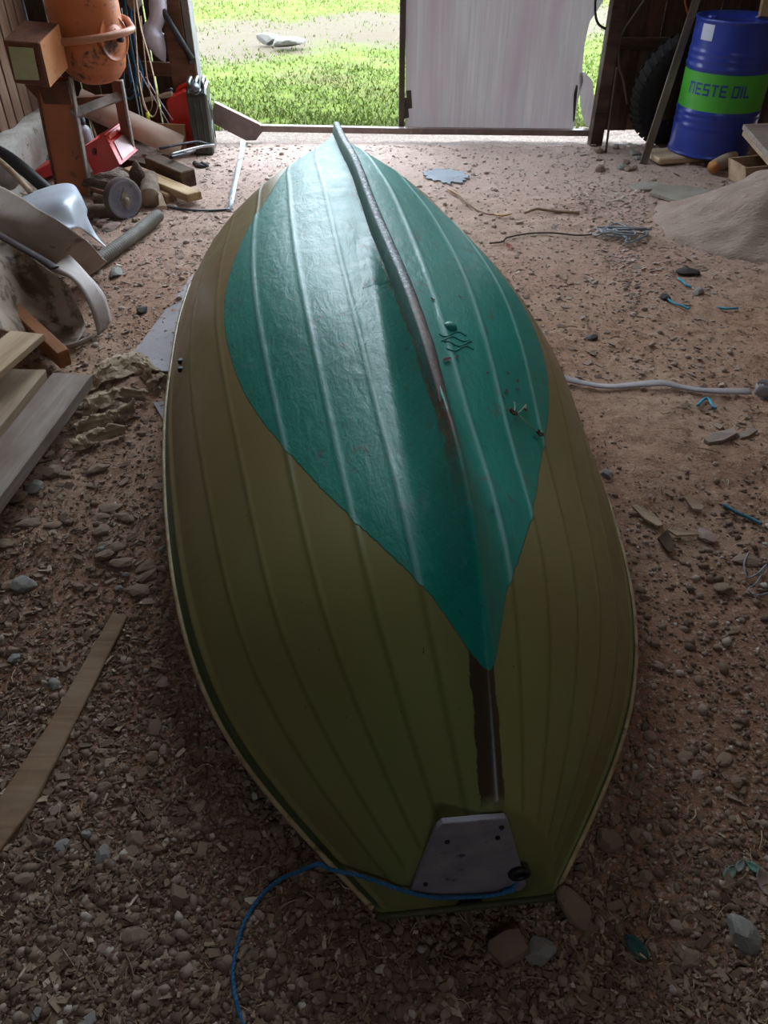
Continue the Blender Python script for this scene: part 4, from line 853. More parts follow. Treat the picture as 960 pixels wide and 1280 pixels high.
def make_canisters():
    # green-black metal jerrycan
    c = T(254, 193); c.y += .12; q = Matrix.Rotation(R(6), 3, 'Z'); H = .455; w, d = .135, .31
    root = empty('jerrycan', c, 'dark green-black metal jerrycan standing by the left door post', 'jerrycan', rot=q.to_4x4().to_3x3())
    g = pm('jerry_green', '#3b3f38', '#31352f', '#5a5d55', scale=6, rough=.28, bump=.08); X = lambda p: c+q @ Vector(p)
    mb = MB(); pr = [(-d/2, .0), (d/2, 0), (d/2, H*.86), (d/2-.03, H*.93), (-d/2+.05, H*.93), (-d/2, H*.84)]
    mb.prism([X((-w/2, y, z)) for y, z in pr], q @ Vector((w, 0, 0))); body = build('body', mb, g, root, clean=True, bevel=.012)
    for s_ in (-1, 1):   # pressed cross ribs on both broad sides
        for a, b in (((-.10, .06), (.0, .19)), ((.0, .19), (.10, .06)), ((-.10, .34), (.0, .21)), ((.0, .21), (.10, .34))):
            build('rib', MB().tube([X((s_*(w/2-.001), a[0], a[1])), X((s_*(w/2-.001), b[0], b[1]))], .007, 8), g, body)
    for k, x in enumerate((-.045, 0, .045)):
        build('handle', MB().tube(catmull([X((x, -.10, H*.90)), X((x, -.09, H-.012)), X((x, .06, H-.008)), X((x, .08, H*.90))], 5), .013, 10), g, root)
    build('spout', MB().lathe([(.027, 0), (.027, .03), (.031, .03), (.031, .045), (0, .047)], X((0, -d/2+.02, H*.88)), M=q @ Matrix.Rotation(R(40), 3, 'X'), n=18, caps=False), pm('spout_steel', '#8d9296', '#5e6266', metal=.7, rough=.35), root)
    build('latch', MB().tube(catmull([X((-.028, -d/2+.05, H*.92)), X((-.03, -d/2-.01, H*.9)), X((0, -d/2-.025, H*.86)), X((.03, -d/2-.01, H*.9)), X((.028, -d/2+.05, H*.92))], 4), .005, 8), pm('spout_steel', ''), root)
    for x in (-.022, .022): build('front_rib', MB().tube([X((x, -d/2, .03)), X((x, -d/2, H*.78))], .006, 8), g, body)
    # red plastic canister
    Y = 5.98; c = PY(226, 184, Y); c.z = float(terrain(c.x, c.y)); root = empty('fuel_canister', c, 'red plastic fuel canister with a black cap, behind the jerrycan', 'canister')
    rd = pm('canister_red', '#e0392c', '#d42f24', rough=.4, bump=.03)
    out = [(214, 178), (213, 160), (207, 127), (211, 120), (221, 117), (229, 112), (241, 116), (246, 128), (247, 182), (216, 184)]
    P = [PY(x, y, Y) for x, y in out]; mb = MB(); mb.prism(P, (0, .14, 0)); build('body', mb, rd, root, clean=True, bevel=.012)
    build('handle', MB().tube(catmull([PY(222, 116, Y+.07), PY(224, 110, Y+.07), PY(235, 105, Y+.07), (PY(241, 108, Y+.07)), PY(243, 117, Y+.07)], 5), .014, 10), rd, root)
    build('cap', MB().lathe([(.03, -.02), (.03, .025), (.026, .04), (0, .041)], PY(214, 119, Y+.07), M=Matrix.Rotation(R(-18), 3, 'Y'), n=16, caps=False), pm('cap_black', '#222226', rough=.4), root)

# ------------------------------------------------------------------ things on the right
def make_drum():
    r, h = .262, .775; Y = 5.64; x = PY(836, 191, Y).x+r; z0 = float(terrain(x, Y-.2))+.055
    c = Vector((x, Y, z0)); root = empty('oil_drum', c, 'blue steel oil drum with a green band and lettering, on a board at the right', 'drum')
    bl = pm('drum_blue', '#2b3f9e', '#24368c', '#1b2764', scale=4, rough=.28, bump=.06, wear=.3); gr = pm('drum_green', '#4fae3a', '#45a033', '#3a8a2c', scale=4, rough=.3, bump=.05, wear=.2)
    def ribs(z): return r+.007*math.exp(-((z-.335*h)/.012)**2)+.007*math.exp(-((z-.665*h)/.012)**2)+.004*math.exp(-((z-.23*h)/.01)**2)+.004*math.exp(-((z-.29*h)/.01)**2)+.004*math.exp(-((z-.72*h)/.01)**2)+.004*math.exp(-((z-.77*h)/.01)**2)
    pr = [(0, .012), (r-.01, .012), (r-.006, 0), (r+.006, 0), (r+.007, .01), (r, .018)]+[(ribs(z), z) for z in np.linspace(.02, h-.02, 90)]+[(r+.007, h-.012), (r+.006, h), (r-.006, h), (r-.01, h-.015), (0, h-.015)]
    build('body', MB().lathe(pr, c, n=64, caps=False), bl, root)
    za, zb = .36*h, .635*h; build('green_band', MB().lathe([(ribs(z)+.0012, z) for z in np.linspace(za, zb, 20)], c, n=64, caps=False), gr, root)
    # lettering bent round the drum
    G_ = {'N': [(0, 0, 0, .86), (0, .86, .86, .86), (.86, .86, .86, 0)], 'E': [(0, 0, 0, .86), (0, .86, .86, .86), (0, .43, .78, .43), (0, 0, .86, 0)], 'S': [(.86, .86, 0, .86), (0, .86, 0, .43), (0, .43, .86, .43), (.86, .43, .86, 0), (.86, 0, 0, 0)],
          'T': [(0, .86, .86, .86), (.43, .86, .43, 0)], 'O': [(0, 0, 0, .86), (0, .86, .86, .86), (.86, .86, .86, 0), (.86, 0, 0, 0)], 'I': [(0, 0, 0, .86)], 'L': [(0, .86, 0, 0), (0, 0, .8, 0)]}
    V = []; Fc = []; cx_ = 0.0; lh = .066; lw = .042; th = .011
    for ch in 'NESTE OIL':
        if ch == ' ': cx_ += .024; continue
        for x0_, y0_, x1_, y1_ in G_[ch]:
            ax_, bx_ = sorted((cx_+x0_*lw, cx_+x1_*lw)); ay_, by_ = sorted((y0_*lh, y1_*lh)); bx_ += th; by_ += th; ch_ = .003
            for q_ in range(4):
                o_ = len(V); u0, u1 = ax_+(bx_-ax_)*q_/4, ax_+(bx_-ax_)*(q_+1)/4; V += [(u0, ay_, 0), (u1, ay_, 0), (u1, by_, 0), (u0, by_, 0)]; Fc.append([o_, o_+1, o_+2, o_+3])
        cx_ += (th if ch == 'I' else lw*.86+th)+.0115
    V = np.array(V); V[:, 0] *= .40/V[:, 0].max()
    v0 = Vector((-c.x, -c.y, 0)).normalized(); a0 = math.atan2(v0.y, v0.x)-.865; mb = MB(); W_ = []
    for px, py, _ in V: a = a0+px/r; W_.append((c.x+(r+.003)*math.cos(a), c.y+(r+.003)*math.sin(a), c.z+.475*h+py))
    mb.add(W_, Fc); build('lettering', mb, pm('letter_blue', '#1f3f8a', rough=.4, bump=0), root)
    def tag_patch(u0, u1, z_0, z_1, m, nm, lab=None):
        rows = [[(c.x+(ribs(z)+.002)*math.cos(a0+u), c.y+(ribs(z)+.002)*math.sin(a0+u), c.z+z) for u in np.linspace(u0, u1, 7)] for z in np.linspace(z_0, z_1, 6)]
        o = build(nm, MB().grid(rows), m, root)
        if lab: o['label'] = lab
    tag_patch(-.02, .33, .855*h, .965*h, pm('paper_white', '#c9cfe0', '#bdc3d6', rough=.7, bump=.1), 'paper_label', 'white paper label near the rim')
    for u, v in ((.5, .14), (-.6, .2)):
        build('bung', MB().lathe([(.03, 0), (.03, .014), (0, .014)], c+Vector((u*r, v*r, h-.016)), n=14, caps=False), bl, root)
    return c, r, z0
def make_tyre():
    t = NT('tyre_rubber'); t.base(lin('#1c1b1c')); t.set(Roughness=.8); n = t.noise(t.coord('Object'), 40, 3); t.bump(n, .4, .004); RO, W_ = .375, .085
    c = PY(846, 142, 6.0); c.z = float(terrain(c.x, c.y))+RO*.985; root = empty('tyre', (c.x, c.y, c.z-RO), 'large black tractor tyre leaning on the dark boards behind the oil drum', 'tyre')
    q = Matrix.Rotation(R(12), 3, 'Z') @ Matrix.Rotation(R(90+8), 3, 'X'); pr = []
    for a in np.linspace(-.5, math.pi+.5, 17): pr.append((RO-.10+.095*math.sin(a), -W_*.9*math.cos(a)))
    pr += [(RO-.15, W_*.5), (RO-.15, -W_*.5), pr[0]]
    ca_ = build('casing', MB().lathe(pr, c, M=q, n=56, caps=False), t.m, root)
    for k in range(40):
        for s_ in (-1, 1):
            a = 2*math.pi*(k+.5*(s_ > 0))/40; da = .09; P = []
            for (aa, h_, rr) in ((a, .004*s_, RO-.008), (a+da, W_*.82*s_, RO-.045), (a+da+.06, W_*.82*s_, RO-.045), (a+.07, .004*s_, RO-.008)): P.append(c+q @ Vector((rr*math.cos(aa), rr*math.sin(aa), h_)))
            n_ = (q @ Vector((math.cos(a), math.sin(a), 0))); mb = MB(); mb.prism(P, n_*.016); build('lug', mb, t.m, ca_, clean=True)
def flake(p, n, size, m, name, label, cat, group=None, seed=0, parent=None, asp=.5, curl=.3, a=None):
    """small curled leaf or chip at p on a surface with normal n"""
    rr = random.Random(seed); n = Vector(n).normalized(); x = n.orthogonal().normalized(); x = Matrix.Rotation(rr.random()*6.28 if a is None else a, 3, n) @ x; y = n.cross(x); rows = []
    for i in range(6):
        u = i/5-.5; w = math.sqrt(max(.03, 1-(2*u)**2))*asp; rows.append([p+x*(u*size)+y*(v*w*size/2)+n*(size*(.02+curl*(abs(v)**2)*.3+curl*u*u+.05*rr.random())) for v in (-1, -.5, 0, .5, 1)])
    mb = MB(); mb.grid(rows, thick=size*.03); return tag(build(name, mb, m, parent), label, cat, group)

def make_right():
    c, r, z0 = make_drum(); make_tyre()
    pale = wood('pale_plank', ''); L = PY(819, 200, 5.45); Rr = PY(931, 197, 5.5)
    tag(beam('board', Vector((L.x, 5.55, z0-.024)), Vector((L.x+.86, 5.72, z0-.024)), .24, .042, pale, bevel=.01, ends=.01), 'pale board lying under the oil drum', 'board')
    tag(beam('timber', Vector((L.x+.15, 5.9, z0-.08)), Vector((L.x+.8, 5.9, z0-.08)), .08, .07, wood('dark_beam', '')), 'short timber propping the board under the drum', 'timber')
    lc = T(889, 219); lc.z += .05; ax = Vector((.75, .62, .12)).normalized(); q = ax.to_track_quat('Z', 'Y').to_matrix(); rt = empty('log', lc, 'short split log with an orange cut end, beneath the drum board', 'log')
    build('bark', MB().lathe([(.042, 0), (.044, .1), (.04, .22)], lc, M=q, n=16, caps=False), pm('bark_pale', '#a89580', '#8a7560', rough=.9, bump=.6), rt); build('cut_face', MB().lathe([(.041, -.003), (.041, .003)], lc, M=q, n=16), pm('cut_orange', '#b57b45', '#96602f', scale=20), rt)['label'] = 'orange-brown cut end'
    # sand pile
    X0, Y0 = 2.22, 4.32; rows = []
    for v in np.linspace(-1.1, 1.1, 60):
        row = []
        for u in np.linspace(-1.1, 1.1, 70):
            rr_ = math.hypot(u, v)+.10*float(vnoise(u*2.2+5, v*2.2))+.05*float(vnoise(u*6, v*6)); hh = .275*(1-float(sm(0, 1, rr_)))*1.0
            x, y = X0+u*.80, Y0+v*.62; base = float(base_h(x, y)); row.append((x, y, base-.03+hh*1.05+.028*float(vnoise(x*9, y*15))*min(1, hh*9)+.014*float(vnoise(x*25+y*8, y*34))*min(1, hh*9+.2)+(.028 if hh > .008 else 0)))
        rows.append(row)
    t = NT('sand_clay'); co = t.coord('Object'); f = t.noise(co, 6, 6, .6); f2 = t.noise(t.coord('Object', (1, 2.2, 1)), 26, 5, .7)
    cc = t.mix(t.step(f, .35, .65), lin('#a89488'), lin('#978274')); cc = t.mix(t.step(f2, .6, .7), cc, lin('#b8a79c')); cc = t.mix(t.step(f2, .4, .32), cc, lin('#7c6658')); t.base(cc); t.set(Roughness=.95); t.bump(f2, .8, .015)
    mb = MB(); mb.grid(rows); tag(build('sand_pile', mb, t.m), 'low smooth pile of dried sand at the right edge', 'sand pile')
    # open wooden box on the pile
    wd = wood('box_wood', '#a88d74', '#8f755e', '#b8a089'); B = PY(932.5, 210, 4.62); A = PY(910, 197, 4.85); C = PY(1010, 203, 4.78); D = PY(932.5, 239, 4.62); rt = empty('wooden_box', D, 'open wooden box standing on the sand pile at the right edge', 'box')
    tilt_box('body', B, A, C, D, wd, rt, th=.012)
    up = Vector((0, 0, 1)); P = [PY(929, 155, 5.15), PY(1040, 150, 5.25), PY(1075, 208, 4.62), PY(962, 192, 4.62)]
    for k, (dz, lab) in enumerate(((0, 'upper weathered board jutting in above the wooden box'), (-.035, 'lower weathered board directly under the upper one'))):
        mb = MB(); mb.prism([p+up*dz+Vector((.01*k, 0, 0)) for p in P], (0, 0, -.03)); tag(build('board', mb, wood('grey_plank', '') if k == 0 else wood('tan_plank', ''), clean=True, bevel=.003), lab, 'board')
    zz = float(terrain(2.75, 4.95)); tag(beam('timber', (2.78, 4.95, zz-.02), (2.78, 4.95, min(p.z for p in P)-.062), .12, .12, wood('dark_beam', ''), up=(0, 1, 0)), 'upright timber block carrying the weathered boards', 'timber')
    tag(beam('board', PY(948, -6, 5.95)+Vector((0, 0, .6)), PY(954, 22, 5.6), .06, .03, wood('yellow_plank', ''), up=(0, 1, 0)), 'short yellowish batten end above the oil drum', 'batten')
    # slabs on the ground
    st = pm('slab_grey', '#999388', '#857d72', '#6f675d', scale=6, rough=.9, bump=.5)
    slab_thing('flat_slab', [T(x, y, .02) for x, y in ((822, 230), (862, 232), (905, 240), (884, 250), (858, 254), (812, 240))], .02, st, 'flat grey-green slab lying left of the sand pile', 'slab')
    slab_thing('flat_slab', [T(x, y, .016) for x, y in ((786, 231), (812, 226), (834, 231), (818, 236), (796, 237))], .015, st, 'small flat slab touching the larger grey-green slab', 'slab')
    slab_thing('flat_stone', [T(x, y, .014) for x, y in ((880, 548), (893, 540), (918, 534), (922, 541), (905, 550), (886, 553))], .014, pm('flat_stone', '#97877b', '#84746a', scale=6, rough=.9), 'thin flat grey-pink stone on the right, below the grey belt', 'stone')
    slab_thing('flat_stone', [T(x, y, .01) for x, y in ((924, 541), (940, 534), (948, 537), (936, 545), (926, 547))], .01, pm('flat_stone', ''), 'small flat stone right beside the larger flat one', 'stone')
    # splinters
    sp = wood('splinter', '#a89079', '#8d765f', '#bba58f')
    for pts, lab in ((((790, 632), (796, 630), (818, 642), (829, 656), (822, 657), (806, 648)), 'pointed pale wood splinter lying beside the boat on the right'), (((856, 622), (863, 619), (881, 632), (878, 637), (866, 636)), 'short wood splinter, right of the pointed one'), (((833, 661), (872, 664), (874, 668), (846, 669)), 'brown splinter lying level beneath the short one'), (((822, 672), (834, 661), (842, 676), (841, 690), (835, 689)), 'dark forked splinter nearest the camera among the splinters')):
        slab_thing('splinter', [T(x, y, .018) for x, y in pts], .008, sp if 'dark' not in lab else wood('dark_beam', ''), lab, 'splinter', 'splinters right of the boat', bevel=.001)
    # belt with its rolled end
    bt = pm('belt_grey', '#a8a1a2', '#958e90', scale=8, rough=.6); pts = [(690, 470), (702, 474), (728, 480), (762, 484), (800, 482), (828, 481), (852, 485), (880, 489), (912, 491), (938, 491)]
    C_ = catmull([T(x, y, .012) for x, y in pts], 5); mb = MB(); rows = []
    for i, p in enumerate(C_):
        k = .5+.5*math.sin(i*.33); rows.append([p+Vector((0, -.016, .002)), p+Vector((0, 0, .001+.002*k)), p+Vector((0, .016, .002+.009*k))])
    mb.grid(rows, thick=.003); rt = empty('belt', T(820, 482), 'long grey webbing belt stretched over the floor right of the boat', 'belt'); build('webbing', mb, bt, rt)
    pc = T(953, 494); mb = MB(); sp_ = []
    for i in range(70): a = i*.3; rr_ = .010+.0011*i*.42; sp_.append((rr_*math.cos(a), rr_*math.sin(a)))
    rows = [[pc+Vector((x*1.0, y*.8, 0)), pc+Vector((x*1.0, y*.8, .05))] for x, y in sp_]; mb.grid(rows, thick=.0012); build('rolled_end', mb, bt, rt)
    # puddle-like pale film, sticks, twine
    mb = MB(); cpt = [T(x, y, .012) for x, y in ((526, 217), (533, 212), (548, 210), (562, 210), (574, 213), (586, 216), (587, 222), (578, 227), (562, 229), (546, 226), (532, 223))]
    C2 = []
    for i in range(len(cpt)):
        for k in range(4): p_ = cpt[i].lerp(cpt[(i+1) % len(cpt)], k/4); C2.append(p_+(p_-mean(cpt))*random.uniform(-.22, .10))
    mb.prism(C2, (0, 0, -.008)); tag(build('plastic_film', mb, pm('film_blue', '#9fa9b3', '#8c96a0', '#83786f', scale=9, rough=.3, bump=.3), clean=True), 'flat pale blue-grey scrap of plastic film on the floor behind the boat', 'plastic film')
    rt = empty('broken_stick', T(600, 262), 'thin broken stick with a bent middle, right of the boat bow', 'stick')
    build('stick', MB().tube(catmull([T(560, 236, .02), T(574, 244, .022), T(590, 258, .02), T(608, 267, .015), T(618, 268, .012)], 5), .006, 7), wood('splinter', ''), rt)
    build('bark_tip', MB().tube(catmull([T(560, 236, .02), T(566, 239, .024), T(572, 243, .022)], 3), [.007, .008, .010, .011, .011, .010, .008], 7), pm('tip_orange', '#a37a45', '#8a6335'), rt); build('leaf', MB().tube(catmull([T(618, 268, .014), T(628, 269, .02), T(640, 267, .014)], 4), [.006, .01, .014, .016, .016, .014, .011, .008, .004], 7, flat=.4), pm('leaf_tan', '#b08a58', '#94703f'), rt)
    tube_thing('twig', [T(656, 266, .01), T(670, 261, .02), T(679, 262, .015), T(700, 263, .01), T(724, 265, .01)], .008, wood('tan_plank', ''), 'curled twig beyond the broken stick', 'twig')
    tube_thing('wire', [T(612, 304, .01), T(628, 302, .012), T(634, 297, .016), T(660, 292, .012), T(690, 291, .012), T(722, 294, .012), T(742, 293, .012)], .005, pm('wire_brown', '#5d4c45', rough=.6), 'thin dark wire running from the boat to the white twine', 'wire')
    pts = []; rr = random.Random(3)
    for i in range(26): pts.append(T(778+rr.gauss(0, 17), 289+rr.gauss(0, 4.5), .012+.035*rr.random()) if i > 3 else T(738+i*8, 291+(i % 2)*4, .012))
    tube_thing('twine_tangle', pts, .0048, pm('twine_white', '#8f949c', '#7d828a', rough=.7), 'tangle of greyish white twine on the floor left of the sand pile', 'twine', sm_=5)
    tw = pm('twine_blue', '#3f9fb8', '#2f8aa6', rough=.6)
    for pts, lab in ((((848, 348), (854, 352), (858, 356), (864, 359)), 'short bit of blue twine, highest of those by the sand pile'), (((834, 373), (842, 379), (852, 382), (861, 386)), 'blue twine scrap below the highest one'), (((898, 384), (908, 386), (922, 385)), 'straight blue twine bit right of the other scraps'), (((872, 507), (880, 499), (886, 499), (891, 508), (896, 510)), 'hooked bit of light blue twine just below the grey belt'), (((904, 631), (922, 641), (938, 648), (952, 655)), 'dark teal twine at the right edge beside the splinters')):
        tube_thing('blue_twine', [T(x, y, .012) for x, y in pts], .0055, tw if 'dark' not in lab else pm('twine_teal', '#2d6f80', rough=.6), lab, 'twine', group='bits of blue twine')
    tube_thing('twine', [T(x, y, .012) for x, y in ((936, 690), (930, 705), (934, 722), (948, 716), (958, 706), (946, 728), (936, 736), (946, 744), (970, 738))], .0022, pm('twine_white', ''), 'thin white cord curling at the right edge', 'cord')
    flake(T(637, 309, .008), (0, -.3, 1), .055, pm('leaf_red', '#b56a5c', '#a05a4e'), 'dry_leaf', 'single pinkish red dry leaf by the boat bow', 'leaf', seed=4)
    # post, rod and cables beside the doorway
    tag(beam('batten', T(804, 205, .0), PY(873, -8, 5.98)+Vector((0, 0, .0)), .05, .022, wood('grey_dark_batten', '#6d6156', '#584d44', '#7f7468'), up=(0, -1, .2), bevel=.002), 'thin grey batten leaning in front of the tyre', 'batten')
    tube_thing('iron_rod', [T(757, 191, 0), PY(765, 130, 5.85), PY(771, 84, 5.95)], .008, pm('rusty_rod', '#4a3a32', '#35281f', rough=.8), 'thin rusty rod standing against the dark boards', 'rod', sm_=4)
    bc = pm('black_cable', '#151517', rough=.4)
    tube_thing('cable', [PY(x, y, 5.98) for x, y in ((784, 130), (779, 100), (774, 84), (773, 60), (778, 40), (790, 22), (812, -10))], .007, pm('grey_cable', '#5c554f', rough=.5), 'grey cable hanging down the dark boards right of the door post', 'cable')
    tube_thing('cable', [PY(x, y, 5.93) for x, y in ((746, -20), (744, 6), (745, 22), (749, 31), (757, 36))], .008, bc, 'black cable looping at the right door post', 'cable')
    tube_thing('orange_cord', [PY(x, y, 6.0) for x, y in ((857, -20), (856, 0), (858, 10), (862, 24))], .006, pm('cord_orange', '#b5552a', rough=.5), 'orange cord hanging above the tyre', 'cord')

# ------------------------------------------------------------------ on and around the boat
def hit(px, py, off=0.0):
    h = BVH.ray_cast(Vector((0, 0, EYE)), Vector(ray(px, py)).normalized())
    if h[0] is None: return T(px, py), Vector((0, 0, 1))
    n = h[1] if h[1].dot(Vector(ray(px, py))) < 0 else -h[1]
    return h[0]+n*off, n
def make_boat_details():
    # raised repair patch, drain boss and its wrinkled paint
    hm = bpy.data.objects['hull'].data.materials[0]
    rows = []
    for v in np.linspace(0, 1, 14):
        row = []
        for u in np.linspace(0, 1, 12):
            x = 444+(u*34)+v*9+.8*math.sin(v*17+u*3); y = 300+v*60-u*8+1.0*math.sin(u*11); e = min(u, 1-u, v, 1-v)*8; row.append(hit(x, y, .0008+.0022*min(1, e)+.0006*float(vnoise(u*9, v*9)))[0])
        rows.append(row)
    p = build('repair_patch', MB().grid(rows), hm, BOAT, M=BM); p['label'] = 'rectangular raised repair patch under the paint'
    c, n = hit(563, 409); q = n.to_track_quat('Z', 'Y').to_matrix()
    build('drain_boss', MB().lathe([(.02, -.002), (.019, .004), (.014, .010), (.007, .013), (0, .0135)], c, M=q, n=20, caps=False), hm, BOAT, M=BM)
    for k in range(4):
        pts = [hit(549+k*3+u*34, 418+k*6+3.0*math.sin(u*7+k*2), .0008)[0] for u in np.linspace(0, 1, 12)]
        build('paint_wrinkle', MB().tube(pts, .0022, 6), hm, BOAT, M=BM)
    # black clips on the left rim
    for py in (452, 462):
        c, n = hit(227, py, .002); mb = MB(); mb.box(c, (.018, .02, .016)); build('clip', mb, pm('clip_black', '#121214', rough=.5), BOAT, clean=True, bevel=.003)
    # rope
    bl = NT('rope_blue'); co = bl.coord('Object', (1, 1, 1)); f = bl.noise(co, 220, 2); bl.base(bl.mix(bl.step(f, .4, .6), lin('#2b6d9e'), lin('#1f5a86'))); bl.set(Roughness=.7); bl.bump(f, .6, .003)
    r = BOAT; pts = [hit(644, 1094, .012)[0], hit(634, 1100, .020)[0], hit(612, 1105, .022)[0], hit(575, 1107, .022)[0], hit(540, 1107, .022)[0], hit(508, 1104, .016)[0], hit(480, 1097, .014)[0], hit(452, 1088, .014)[0], hit(428, 1078, .020)[0]+Vector((-.012, -.01, .004)), G(398, 1080, .04), G(372, 1090, -.03), T(352, 1098, .012), T(328, 1118, .008), T(308, 1148, .008), T(297, 1180, .008), T(291, 1215, .008), T(295, 1250, .008), T(306, 1285, .008), T(330, 1330, .008)]
    C_ = catmull(pts, 10); mb = MB(); L = 0
    for s_ in range(3):   # three laid strands
        P = []; L = 0
        for i, p in enumerate(C_):
            if i: L += (p-C_[i-1]).length
            t_ = (C_[min(i+1, len(C_)-1)]-C_[max(i-1, 0)]).normalized(); e1 = t_.cross(Vector((0, 0, 1))).normalized(); e2 = t_.cross(e1); a = L*260+s_*2.094; P.append(p+(e1*math.cos(a)+e2*math.sin(a))*.0021)
        mb.tube(P, .0028, 6)
    tag(build('mooring_rope', mb, bl.m), 'blue mooring rope from the boat stern curling over the ground', 'rope')
    blob('rope_knot', hit(634, 1102, .018)[0], (.013, .008, .009), bl.m, 'knotted end of the blue rope at the stern ring', 'knot', amp=.3, seed=3)
    # dried sprig and litter lying on the bottom
    st = pm('sprig_straw', '#b39a7c', '#8a7058'); hd = pm('sprig_head', '#5d4030', '#3f2c22')
    root = empty('dried_sprig', hit(655, 530)[0], 'dried flower sprig with brown heads lying on the teal bottom', 'sprig')
    for k, P in enumerate((((641, 520), (642, 510), (641, 504)), ((645, 519), (652, 512), (656, 507), (654, 516)), ((648, 521), (656, 530), (665, 538), (671, 544)), ((671, 544), (676, 542), (668, 548)))):
        build('stem', MB().tube(catmull([hit(x, y, .006)[0] for x, y in P], 4), .0012, 5), st, root)
    for k, (x, y, s_) in enumerate(((637, 519, .018), (642, 520, .012), (654, 515, .010), (670, 545, .018), (676, 547, .010))):
        c, n = hit(x, y, .006)
        for j in range(4): flake(c, n, s_*1.2, hd, 'dried_petal', None, None, seed=k*7+j, parent=root, curl=.8)
    for k, (x, y, s_) in enumerate(((558, 451, .020), (634, 467, .010), (609, 467, .009), (646, 477, .012), (646, 488, .010), (632, 490, .013), (628, 497, .009), (533, 417, .012), (571, 447, .011), (541, 375, .012), (575, 372, .010))):
        c, n = hit(x, y, .001); lab = ('larger dark seed husk on the teal bottom right of the keel', 'tiny husk, topmost of the loose cluster above the dried sprig', 'tiny husk left of the topmost one of the cluster', 'tiny husk, rightmost and upper one of the cluster above the sprig', 'tiny husk, rightmost and lower one of the cluster above the sprig', 'tiny husk on the second light strake above the sprig', 'lowest tiny husk of the cluster, nearest the sprig',
               'tiny husk touching the keel band beside the drain boss', 'tiny husk just right of the larger dark seed husk', 'tiny husk by the keel band, farthest towards the bow', 'tiny husk beyond the drain boss towards the bow')[k]
        flake(c, n, s_*1.5, hd, 'seed_husk', lab, 'husk', None if k == 0 else 'husks lying on the boat bottom', seed=50+k)
